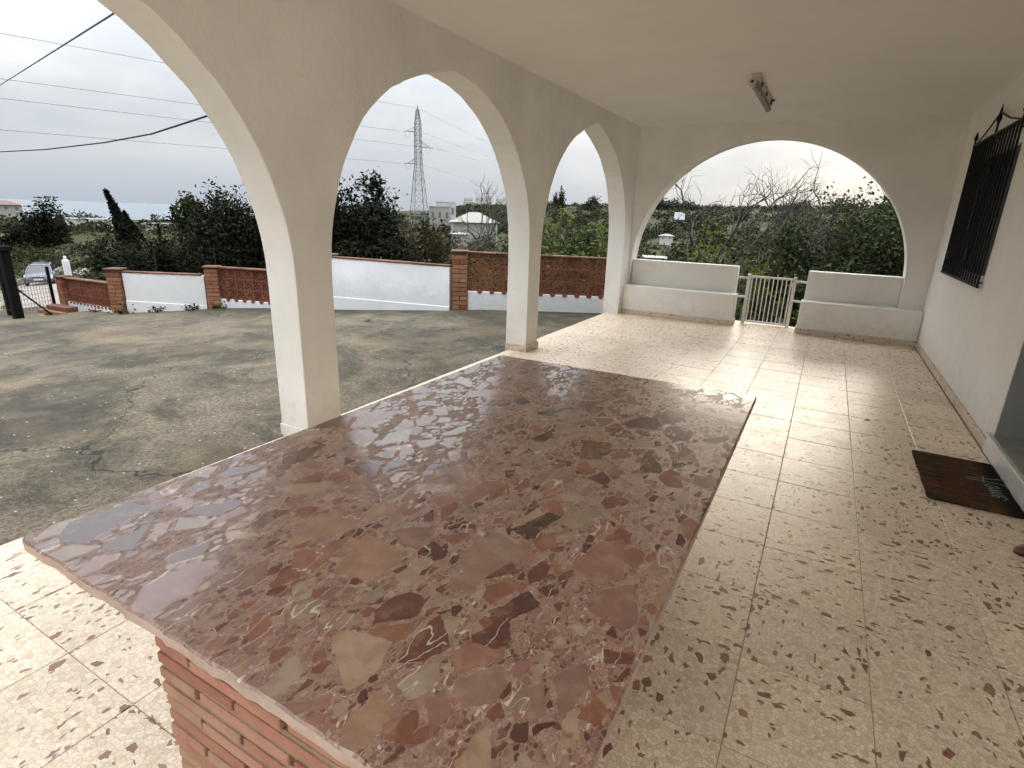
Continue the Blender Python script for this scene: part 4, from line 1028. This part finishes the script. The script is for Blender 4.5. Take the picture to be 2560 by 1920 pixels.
    for az, d, s, h, lab in ((-11.6, 11.2, 51, 1.7, 'yellow green leafy shoots above the left bench, nearest the arch jamb'), (-9.2, 11.4, 52, 2.05, 'tall yellow green leafy shoots above the left bench'), (-7.2, 10.9, 53, 1.75, 'yellow green leafy shoots at the gate end of the left bench')):
        tree('leafy_shoots', lab, 'shrub', at(az, d, -.05), [((0, 0, 0), (0, 0, 1), h, .022), ((.2, 0, 0), (.2, 0, 1), h*.85, .02), ((-.2, .1, 0), (-.15, 0, 1), h*.9, .02)],
             dict(DENSE, lev=1, ang=.5, side=.8), 'leaf_bright', .10, 420, .13, s, aspect=.42, group='leafy shoots behind the left bench')
    # low undergrowth beyond the gate
    rng = np.random.default_rng(77); P = []
    for _ in range(260):
        az = rng.uniform(-17, 8); d = rng.uniform(10.3, 19); c = at(az, d); r = rng.uniform(.25, .6); n = 70
        u = rng.normal(size=(n, 3)); u /= np.linalg.norm(u, axis=1, keepdims=True); u[:, 2] = np.abs(u[:, 2]); P.append(np.array(c)+u*r*np.array([1, 1, .9])*rng.uniform(.5, 1, (n, 1)))
    stuff(link('undergrowth', np_mesh('undergrowth', leaf_polys(np.concatenate(P), .07, rng), 4, M['leaf_mid'])), 'tangled undergrowth on the slope beyond the garden gate', 'undergrowth')
near_trees()

def bush(name, label, cat, c, rx, ry, rz, n, size, mat, seed, group=None, tw=True, shape=None):
    rng = np.random.default_rng(seed); g = empty(name, c); tag(g, label, cat, group)
    K = 26; cc = rng.normal(size=(K, 3)); cc /= np.linalg.norm(cc, axis=1, keepdims=True); cc *= rng.uniform(.3, .92, (K, 1)); cc[:, 2] = np.abs(cc[:, 2])*.95
    idx = rng.integers(0, K, n); u = np.clip(rng.normal(size=(n, 3))*.2, -.34, .34); P = (cc[idx]+u)
    if shape is not None: P = shape(P, rng, n)
    P = P*np.array([rx, ry, rz]); P[:, 2] = np.maximum(P[:, 2], 0)
    link('crown', np_mesh('crown', leaf_polys(P, size, rng, .6, .3), 4, M[mat]), g)
    segs = []; tips = []; grow(rng, (0, 0, 0), (0, 0, 1), rz*.5, rz*.05, 0, 2, segs, tips, dict(DENSE)); link('trunk', branch_mesh('trunk', segs, M['bark'], 5), g); return g
def cypress(label, az, d, h, w, lean, seed, n=2600):
    rng = np.random.default_rng(seed); c = at(az, d, -.2); g = empty('cypress', c); tag(g, label, 'tree', 'cypresses left of the near pillar')
    t = rng.uniform(0, 1, n)**1.15; rad = w*(1-t)**1.1*np.minimum(1, t*8+.35)*rng.uniform(.35, 1, n)**.5; a = rng.uniform(0, 2*math.pi, n)
    P = np.stack([rad*np.cos(a)+lean[0]*t**1.6, rad*np.sin(a)+lean[1]*t**1.6, h*t], axis=1)
    tv = np.array([0, 0, 1.0]); V = leaf_polys(P, .38*h/6, rng, .32, -.9, .4, -1.6); link('crown', np_mesh('crown', V, 4, M['leaf_dark']), g)
    MB().tube([(0, 0, 0), (lean[0]*.3, lean[1]*.3, h*.5)], [.12, .06], 6).build('trunk', M['bark'], g); return g
def mid_vegetation():
    side = pol(-64+90, 1)
    # leaning cypresses: pushed over towards the left of the view
    cypress('tall cypress with its tip bent to the left', -62.9, 42, 5.5, 1.25, (-1.2*side.x, -1.0*side.y), 3, 5200)
    cypress('lower cypress leaning beside the tall bent one', -62.1, 41, 4.2, 1.2, (-.95*side.x, -.85*side.y), 4, 4200)
    cypress('small dark cypress in front of the reeds', -61.0, 39, 3.4, .4, (-.1, 0), 6, 1800)
    bush('round_evergreen', 'big rounded dark tree with twiggy top above the parked car', 'tree', at(-68.5, 84, -.3), 2.0, 2.0, 6.0, 6500, .32, 'leaf_dark', 61)
    bush('dark_bush', 'dark round bush at the far left above the gate post', 'bush', at(-70.4, 84, -.5), 1.5, 1.5, 2.6, 2600, .32, 'leaf_dark', 62)
    bush('dark_bush', 'wide dark bush left of the bent cypress', 'bush', at(-64.9, 52, -.4), 1.65, 1.5, 3.2, 3200, .26, 'leaf_dark', 63)
    bush('dark_bush', 'dark bush at the foot of the cypresses', 'bush', at(-62.6, 38, -.2), 1.3, 1.2, 1.9, 2600, .2, 'leaf_dark', 66)
    bush('grey_tree', 'grey green tree behind the dark evergreen on the sea horizon', 'tree', at(-58.6, 150, 0), 5.0, 4, 8.6, 2600, .9, 'leaf_mid', 64)
    # twiggy top of the rounded tree
    rng = np.random.default_rng(9)
    # reeds: tall thin blades
    n = 1500; c = at(-59.9, 33, 0); a = rng.uniform(0, 2*math.pi, n); r = np.sqrt(rng.uniform(0, 1, n)); 
    B = np.stack([r*np.cos(a)*1.15, r*np.sin(a)*.8, np.zeros(n)], 1); h = rng.uniform(.9, 2.5, (n, 1)); d = rng.normal(size=(n, 3))*.22; d[:, 2] = 1
    w = rng.normal(size=(n, 3)); w[:, 2] = 0; w /= np.linalg.norm(w, axis=1, keepdims=True); w *= .03
    T = B+d*h; mid = B+d*h*.6+np.array([0, 0, .06]); bend = rng.normal(size=(n, 3))*.15; bend[:, 2] = -np.abs(bend[:, 2])
    V = np.concatenate([np.stack([B-w, B+w, mid+w, mid-w], 1), np.stack([mid-w, mid+w, T+bend+w*.2, T+bend-w*.2], 1)])
    g = stuff(link('reeds', np_mesh('reeds', V, 4, M['reed']), None, c), 'clump of tall yellowish reeds right of the cypresses', 'reeds')
    # scrub on the bank behind the car and in the middle distance
    rng = np.random.default_rng(101); groups = {'leaf_mid': [], 'leaf_hill': [], 'leaf_brown': []}
    for _ in range(520):
        az = rng.uniform(-76, -49); d = rng.choice([rng.uniform(20, 34), rng.uniform(34, 60), rng.uniform(60, 80), rng.uniform(80, 130)], p=[.18, .3, .34, .18])
        if az < -66.2 and d < 61: continue
        if d < 34 and az < -62.5: continue
        c = at(az, d); r = rng.uniform(.5, 1.25)*(1.0 if d < 60 else 1.15)*(.75 if d < 34 else 1); n = 130
        u = rng.normal(size=(n, 3)); u /= np.linalg.norm(u, axis=1, keepdims=True); u[:, 2] = np.abs(u[:, 2]); lump = 1+.25*np.sin(u[:, :1]*5+az)*np.cos(u[:, 1:2]*7)
        k = rng.choice(['leaf_mid', 'leaf_hill', 'leaf_brown'], p=[.5, .36, .14]); groups[k].append(np.array(c)+u*r*lump*np.array([1.2, 1.2, .8])*rng.uniform(.6, 1, (n, 1)))
    for (k, L), lab in zip(groups.items(), ('olive green scrub covering the bank behind the car', 'dull green scrub on the slope behind the left wall', 'brown dry scrub on the slope behind the left wall')):
        stuff(link('scrub', np_mesh('scrub', leaf_polys(np.concatenate(L), .24, rng, .6), 4, M[k])), lab, 'scrub')
    # far coastal trees and hedges in front of the sea
    P = []
    for _ in range(560):
        az = rng.uniform(-78, -46); d = rng.uniform(150, 620); c = at(az, d); r = rng.uniform(1.8, 4.4); n = 90
        u = rng.normal(size=(n, 3)); u /= np.linalg.norm(u, axis=1, keepdims=True); u[:, 2] = np.abs(u[:, 2]); P.append(np.array(c)+u*r*np.array([1.5, 1.5, 1.0])*rng.uniform(.6, 1, (n, 1)))
    stuff(link('coastal_wood', np_mesh('coastal_wood', leaf_polys(np.concatenate(P), 1.1, rng, .7), 4, M['leaf_hill'])), 'far belt of trees along the coast', 'wood')
    for az, d, rx, h, lab, sd in ((-66.9, 260, 4.0, 7.5, 'thin far tree against the sea, left of the broad one', 71), (-65.7, 250, 3.8, 7.0, 'broad far tree against the sea', 72), (-60.8, 240, 4.5, 6.0, 'low far tree against the sea right of the cypresses', 73)):
        bush('coastal_tree', lab, 'tree', at(az, d, 0), rx, rx, h, 1100, .95, 'leaf_hill', sd, 'far trees against the sea')
mid_vegetation()

def hillside():
    rng = np.random.default_rng(202); L1 = []; L2 = []
    for _ in range(3300):
        az = rng.uniform(-46, 17); d = rng.uniform(24, 420)**1.0
        if rng.uniform() < .3: d = rng.uniform(22, 120)
        if az < -38 and d > 60 and d < 100: continue
        if -40 < az < -29 and 60 < d < 150: 
            if rng.uniform() < .8: continue
        if -16.5 < az < -12 and 142 < d < 160: continue
        c = at(az, d); r = rng.uniform(1.3, 3.4)*(.45 if d < 60 else .75 if d < 120 else 1); n = 70 if d > 120 else 110
        if az < -37: r *= .6
        u = rng.normal(size=(n, 3)); u /= np.linalg.norm(u, axis=1, keepdims=True); u[:, 2] = np.abs(u[:, 2]); lump = 1+.25*np.sin(u[:, :1]*5+az)*np.cos(u[:, 1:2]*7)
        Q = leaf_polys(np.array(c)+u*r*lump*np.array([1.15, 1.15, 1.0])*rng.uniform(.55, 1, (n, 1)), max(.2, min(1.0, r*.32)), rng, .65)
        (L1 if rng.uniform() < .7 else L2).append(Q)
    stuff(link('hillside_wood', np_mesh('hillside_wood', np.concatenate(L1), 4, M['leaf_hill'])), 'dark wooded hillside across the valley', 'wood')
    stuff(link('hillside_scrub', np_mesh('hillside_scrub', np.concatenate(L2), 4, M['leaf_mid'])), 'lighter green scrub on the hillside across the valley', 'scrub')
    def sky_tree(label, az, d, rx, h, seed, mat='leaf_hill'):
        bush('hill_tree', label, 'tree', at(az, d, -.5), rx, rx, h, 1000, 1.0, mat, seed, 'trees on the hill crest')
    sky_tree('thin tall tree on the crest in the far arch, left of its neighbour', -25.1, 330, 1.6, 9, 81); sky_tree('taller tree on the crest in the far arch', -24.5, 330, 2.2, 11, 82)
    sky_tree('broad pine on the crest at the right of the far arch', -21.6, 320, 6, 8, 83); sky_tree('pine on the crest at the left edge of the round arch', -15.3, 330, 5, 8.5, 84)
    sky_tree('second pine on the crest near the left edge of the round arch', -13.9, 330, 5, 6.8, 85); sky_tree('low pine on the crest above the white sign', -12.4, 330, 5, 6.0, 86)
    sky_tree('pine on the crest behind the bare trees', -3.0, 330, 7, 6.5, 87); sky_tree('pine on the crest right of the bare trees', .2, 335, 8, 6.8, 88)
hillside()

def grass():
    rng = np.random.default_rng(303)
    def blades(n, pos, h, w, lean):
        P = np.array([pos() for _ in range(n)]); H = rng.uniform(.5, 1, (n, 1))*h; d = rng.normal(size=(n, 3))*lean; d[:, 2] = 1
        s = rng.normal(size=(n, 3)); s[:, 2] = 0; s /= np.linalg.norm(s, axis=1, keepdims=True); s *= w
        return np.stack([P-s, P+s, P+d*H+s*.15, P+d*H-s*.15], 1)
    def p1():
        x = rng.uniform(-15.5, -10.2); y = wall_y(x)+rng.uniform(.35, 3.6); return (x, y, ground_z(x, y))
    stuff(link('dry_grass', np_mesh('dry_grass', blades(2600, p1, .62, .006, .25), 4, M['drygrass'])), 'tall dry grass stalks behind the left boundary wall', 'grass')
    def p2():
        x = rng.uniform(-16.5, -9.5); y = wall_y(x)+rng.uniform(.2, 4.5); return (x, y, ground_z(x, y))
    stuff(link('grass', np_mesh('grass', blades(9000, p2, .16, .007, .5), 4, M['leaf_bright'])), 'short green grass behind the left boundary wall', 'grass')
    def p3():
        d = rng.uniform(17, 60); az = rng.choice([rng.uniform(-76, -71.5), rng.uniform(-67.6, -65.8)]); p = at(az, d); return tuple(p)
    stuff(link('verge_grass', np_mesh('verge_grass', blades(5000, p3, .32, .014, .5), 4, M['leaf_bright'])), 'green grass verges beside the gravel track', 'grass')
    # weeds at the foot of the walls and in the cracks
    W = [(-12.0, 5.72, .20, 'leafy weed at the foot of the short white panel, left one'), (-11.55, 6.08, .17, 'leafy weed at the foot of the short white panel, middle one'), (-11.02, 6.50, .20, 'leafy weed at the foot of the short white panel beside the pier'),
         (-10.62, 6.84, .22, 'leafy weed at the left end of the dark lattice panel'), (-12.95, 5.64, .13, 'low weed at the foot of the gate lattice panel'), (-6.1, 6.35, .07, 'small green weed growing from a crack in the yard concrete')]
    for i, (x, y, h, lab) in enumerate(W):
        g = empty('weed', (x, y, yard_z(x))); tag(g, lab, 'weed', 'weeds in the yard'); n = 60; P = rng.normal(size=(n, 3))*np.array([h*.45, h*.45, h*.32]); P[:, 2] = np.abs(P[:, 2])+.01
        link('leaves', np_mesh('leaves', leaf_polys(P, h*.35, rng, .5, .5), 4, M['leaf_mid'] if i < 5 else M['leaf_bright']), g)
        MB().tube([(0, 0, 0), (.01, 0, h*.5)], .004, 5).build('stem', M['bark'], g)
grass()

# ------------------------------------------------------------------ car, buildings, pylon, wires
def car():
    c = at(-69.35, 55, .12); g = empty('parked_car', c, 0.0); tag(g, 'dark grey car parked facing us on the gravel track', 'car')
    g.rotation_euler = (0, math.radians(0), math.radians(-69.35*-1+180-8))
    # local frame: +y is the front of the car
    prof = [(-2.0, .35, .62, .78), (-1.95, .30, .95, .83), (-1.3, .27, 1.0, .87), (.6, .27, .97, .88), (1.2, .27, .93, .87), (1.75, .28, .84, .82), (2.02, .30, .70, .70), (2.08, .34, .60, .60)]
    def loft(secs, name, mat):
        m = MB(); n = 0; vs = []; fs = []
        for y, z0, z1, w in secs:
            ring = [(-w*.93, y, z0), (-w, y, z0+(z1-z0)*.3), (-w*.985, y, z0+(z1-z0)*.7), (-w*.86, y, z1), (0, y, z1+.025), (w*.86, y, z1), (w*.985, y, z0+(z1-z0)*.7), (w, y, z0+(z1-z0)*.3), (w*.93, y, z0)]
            vs += ring; n = len(ring)
        for i in range(len(secs)-1):
            for k in range(n): fs.append((i*n+k, (i+1)*n+k, (i+1)*n+(k+1) % n, i*n+(k+1) % n))
        fs += [tuple(range(n)), tuple(range((len(secs)-1)*n, len(secs)*n))[::-1]]
        m.add(vs, fs); return m.build(name, mat, g, True, bevel=0)
    loft(prof, 'body', M['carpaint'])
    # cabin: roof and pillars over dark glass
    cab = MB(); 
    def sec(y, z, w): return [(-w, y, z), (w, y, z)]
    A = sec(1.15, .93, .76)+sec(.35, 1.40, .58)+sec(-1.2, 1.42, .58)+sec(-1.9, 1.0, .72)
    cab.add(A, [(0, 1, 3, 2), (2, 3, 5, 4), (4, 5, 7, 6), (0, 2, 4, 6), (1, 7, 5, 3)]); cab.build('glasshouse', M['glass'], g)
    rf = MB(); rf.add([(-.58, .38, 1.402), (.58, .38, 1.402), (.56, -1.2, 1.43), (-.56, -1.2, 1.43), (-.5, .3, 1.46), (.5, .3, 1.46), (.48, -1.15, 1.475), (-.48, -1.15, 1.475)], [(4, 5, 6, 7), (0, 1, 5, 4), (1, 2, 6, 5), (2, 3, 7, 6), (3, 0, 4, 7)]); rf.build('roof', M['carpaint'], g)
    for s in (-1, 1):
        MB().bar((s*.77, 1.17, .93), (s*.585, .35, 1.41), .05).build('pillar', M['carpaint'], g)
        hl = MB(); hl.add([(s*.42, 2.04, .62), (s*.80, 1.80, .66), (s*.82, 1.72, .80), (s*.48, 1.94, .76), (s*.42, 1.98, .62), (s*.78, 1.74, .66), (s*.80, 1.66, .80), (s*.48, 1.88, .76)], [(0, 1, 2, 3), (4, 7, 6, 5), (0, 4, 5, 1), (1, 5, 6, 2), (2, 6, 7, 3), (3, 7, 4, 0)]); hl.build('headlight', M['carlamp'], g)
        MB().box(min(s*.86, s*1.0), max(s*.86, s*1.0), .75, .9, .93, 1.05).build('wing_mirror', M['carpaint'], g, bevel=.02)
        for y in (1.32, -1.3):
            w = MB(); w.tube([(s*.70, y, .31), (s*.87, y, .31)], .31, 18); wo = w.build('tyre', M['carblack'], g)
            MB().tube([(s*.862, y, .31), (s*.876, y, .31)], .19, 12).build('rim', M['galv'], wo)
    MB().box(-.40, .40, 2.03, 2.075, .60, .70).build('grille', M['carblack'], g); MB().box(-.62, .62, 2.0, 2.10, .36, .47).build('lower_intake', M['carblack'], g, bevel=.02)
    MB().box(-.26, .26, 2.095, 2.11, .47, .58).build('number_plate', M['plate'], g)
    MB().tube([(0, 2.06, .74), (0, 2.085, .74)], .05, 10).build('badge', M['galv'], g)
car()

def box_building(name, label, az, d, z0, w, dep, h, mat, roof=None, yaw=None, nwin=0, cat='building', roofh=1.5, group=None):
    p = pol(az, d, z0); g = empty(name, p, math.radians(-az if yaw is None else yaw)); tag(g, label, cat, group)
    MB().box(-w/2, w/2, 0, dep, -3, h).build('wall', M[mat], g)
    if roof:
        o = w*.03+.3; r = MB(); ins = dep*.45
        r.add([(-w/2-o, -o, h), (w/2+o, -o, h), (w/2+o, dep+o, h), (-w/2-o, dep+o, h), (-w/2+ins, dep/2, h+roofh), (w/2-ins, dep/2, h+roofh)], [(0, 1, 5, 4), (1, 2, 5), (2, 3, 4, 5), (3, 0, 4), (0, 3, 2, 1)]); r.build('roof', M[roof], g)
    else: MB().box(-w/2-.1, w/2+.1, -.1, dep+.1, h, h+.35).build('parapet', M[mat], g)
    for k in range(nwin):
        x = -w/2+w*(k+.5)/nwin; MB().box(x-w*.05, x+w*.05, -.06, .0, h*.55, h*.8).build('window', M['farwindow'], g)
    return g
def buildings():
    g = box_building('warehouse', 'pale warehouse with low hipped roof seen through the middle arch', -33.1, 128, -4.6, 10.4, 9, 3.95, 'fargrey', 'farroof', nwin=0, roofh=2.2)
    for x in (-4.9, -1.7, 1.7, 5.0): MB().box(x-.14, x+.14, -.12, -.002, -2, 3.9).build('pilaster', M['farwhite'], g)
    box_building('office_block', 'tall pale block left of the warehouse behind the bare tree', -36.5, 170, -4.0, 6.2, 8, 6.6, 'fargrey', None, nwin=3)
    box_building('office_block', 'lower white block rising behind the tall pale block', -35.9, 190, -4.0, 6.5, 8, 8.3, 'farwhite', None, nwin=3)
    box_building('low_shed', 'low white shed at the foot of the bare tree', -34.6, 118, -5.4, 3.4, 5, 2.5, 'fargrey', 'farroof', nwin=1, roofh=.4)
    for i, (az, w, h, lab) in enumerate(((-33.7, 7, 4.2, 'white house on the ridge, leftmost of the row in the middle arch'), (-32.4, 10, 5.2, 'widest white house on the ridge in the middle arch'), (-31.7, 4, 7.0, 'taller white house on the ridge above the warehouse'), (-30.6, 6, 4.5, 'white house on the ridge near the pillar in the middle arch'), (-29.9, 7, 6, 'white house on the ridge at the pillar edge of the middle arch'))):
        box_building('ridge_house', lab, az, 452, 8.4, w, 8, h-1.2, 'farwhite', None, nwin=3, cat='house', group='white houses on the ridge')
    box_building('villa', 'far villa with hipped clay roof at the left edge before the sea', -70.6, 260, -4.2, 8.4, 7, 3.2, 'fargrey', 'tileroof', nwin=3, cat='house', roofh=1.35)
    box_building('far_wall', 'long low white wall among the trees before the sea', -65.3, 175, -4.5, 12, 3, 1.3, 'farwhite', None, cat='wall')
    box_building('far_wall', 'grey low wall behind the reeds and cypresses', -61.0, 165, -5.2, 7, 3, 1.4, 'fargrey', None, cat='wall')
    box_building('white_house', 'white house half hidden by trees below the sign in the round arch', -14.1, 148, -4.3, 3.2, 3.0, 1.7, 'farwhite', 'farroof', nwin=2, cat='house', roofh=.5)
    g = box_building('low_building', 'low white and blue shed just above the left bench', -15.6, 58, -3.4, 2.9, 2.0, 1.15, 'farwhite', 'fargrey', cat='shed', roofh=.15)
    MB().box(-1.9, -1.46, -.05, .8, -.2, 1.0).build('blue_end', M['bluepaint'], g)
    p = pol(-13.1, 235, 0); zt = ground_z(p.x, p.y); s = empty('billboard', (p.x, p.y, zt), math.radians(13.1)); tag(s, 'blank white billboard panel on the wooded hillside', 'billboard')
    c = EYE+235*.0050-zt
    MB().box(-2.0, 2.0, -.1, .1, c-1.45, c+1.45).build('panel', M['signwhite'], s)
    for x in (-1.4, 1.4): MB().bar((x, .2, 0), (x, .2, c+1.0), .18).build('post', M['galv'], s)
buildings()

def pylon():
    d = 165; base = pol(-38.5, d, -4.4); g = empty('pylon', base, math.radians(38.5+18)); tag(g, 'steel lattice electricity pylon seen through the middle arch', 'pylon')
    top = EYE+d*.159+4.4; waist = EYE+d*.075+4.4
    neck = EYE+d*.134+4.4
    def half(z): return 2.5-(2.5-.85)*(z/waist) if z < waist else (.85-.1*(z-waist)/(neck-waist) if z < neck else .75-.5*(z-neck)/(top-neck))
    zs = [0]; 
    while zs[-1] < top-1.2: zs.append(zs[-1]+max(1.1, half(zs[-1])*1.8))
    zs[-1] = top-.3
    C = [(-1, -1), (1, -1), (1, 1), (-1, 1)]
    for cx, cy in C:
        leg = MB(); leg.tube([(cx*half(z), cy*half(z), z) for z in zs], .11, 4); leg.build('leg', M['galv'], g)
    for i in range(len(zs)-1):
        b = MB(); z0, z1 = zs[i], zs[i+1]; h0, h1 = half(z0), half(z1)
        for k in range(4):
            a, c = C[k], C[(k+1) % 4]
            b.tube([(a[0]*h0, a[1]*h0, z0), (c[0]*h1, c[1]*h1, z1)], .05, 4, False); b.tube([(c[0]*h0, c[1]*h0, z0), (a[0]*h1, a[1]*h1, z1)], .05, 4, False); b.tube([(a[0]*h1, a[1]*h1, z1), (c[0]*h1, c[1]*h1, z1)], .045, 4, False)
        b.build('bracing', M['galv'], g)
    MB().tube([(0, 0, top-.4), (0, 0, top+.7)], [.2, .1], 6).build('peak', M['galv'], g)
    arms = []
    for s, tz in ((-1, .1235), (1, .1015), (-1, .0745)):
        z = EYE+d*tz+4.4; L = 3.3; h = half(z)
        a = MB(); tip = (s*L, 0, z)
        for y in (-h, h): a.tube([(s*h, y, z), tip], .06, 4, False); a.tube([(s*h, y, z+1.3), tip], .05, 4, False)
        for t in (.35, .7):
            a.tube([(s*(h+(L-h)*t), h*(1-t), z), (s*(h+(L-h)*t), -h*(1-t), z)], .04, 4, False); a.tube([(s*(h+(L-h)*t), 0, z), (s*(h+(L-h)*t), 0, z+1.3*(1-t))], .04, 4, False)
        o = a.build('cross_arm', M['galv'], g)
        MB().tube([(s*L, 0, z-.05), (s*L+s*.9, -.3, z-.15)], .09, 6).build('insulator', M['galv'], o)
        MB().tube([(s*L+s*.8*math.cos(math.pi*k/10)*.9-s*.4, 0, z-.1-1.5*math.sin(math.pi*k/10)) for k in range(11)], .03, 4, False).build('jumper_loop', M['galv'], o)
    return base, top
PYB, PYT = pylon()
def wires():
    d = 165
    def wire(name, label, a, b, sag, r, grp, mat='galv', n=24):
        P = []
        for k in range(n+1):
            t = k/n; q = a*(1-t)+b*t; q = Vector(q); q.z -= sag*4*t*(1-t); P.append(q)
        c = P[0].copy(); o = MB().tube([p-c for p in P], r, 5, False).build(name, M[mat], None, loc=c); tag(o, label, 'cable', grp)
    # towards the left: they run out over the valley, passing the left arch
    L = [((-38.5, .159), (-73, .1925, 120), 'topmost thin power line running left from the pylon peak'), ((-40.1, .1235), (-73, .1402, 120), 'second power line from the top, left of the pylon'),
         ((-38.4, .1015), (-73, .1178, 120), 'third power line from the top, left of the pylon'), ((-40.1, .0745), (-73, .0805, 120), 'lowest power line left of the pylon')]
    for (az, t), (az2, t2, d2), lab in L: wire('power_line', lab, pol(az, d, EYE+d*t), pol(az2, d2, EYE+d2*t2), 0.0, .035, 'power lines from the pylon')
    R = [((-38.4, .159), (-30.43, .1012), 'topmost power line running right from the pylon peak'), ((-38.2, .1235), (-29.32, .0779), 'second power line right of the pylon'),
         ((-36.8, .1005), (-28.94, .0678), 'third power line right of the pylon'), ((-38.2, .0745), (-28.82, .0306), 'lowest power line right of the pylon')]
    for (az, t), (az2, t2), lab in R:
        a = pol(az, d, EYE+d*t); b = pol(az2, 330, EYE+330*t2); wire('power_line', lab, a, a+(b-a)*1.6, 0, .04, 'power lines from the pylon')
    # service cables of the house, hooked to the outside of the arcade above the arches
    a = pol(-61.73, 4.6, EYE+4.6*.239); b = pol(-69.4, 14, EYE+14*.1331); e = a+(a-b)*.12
    wire('service_cable', 'straight dark cable crossing the top of the left arch', e, b+(b-a)*.8, 0, .0055, 'service cables of the house', 'black')
    a = pol(-56.28, 5.2, EYE+5.2*.124); m = pol(-63.84, 8.2, EYE+8.2*.0762); b = pol(-70.21, 11.5, EYE+11.5*.0548); P = []
    pts = [a+(a-m)*.25, a, a*.55+m*.45-Vector((0, 0, .03)), m, m*.5+b*.5-Vector((0, 0, .02)), b, b+(b-m)*.6+Vector((0, 0, .10))]
    c = pts[0].copy(); o = MB().tube([p-c for p in pts], .0075, 6, False).build('service_cable', M['black'], None, True, loc=c); tag(o, 'sagging thick dark cable in the left arch', 'cable', 'service cables of the house')
wires()
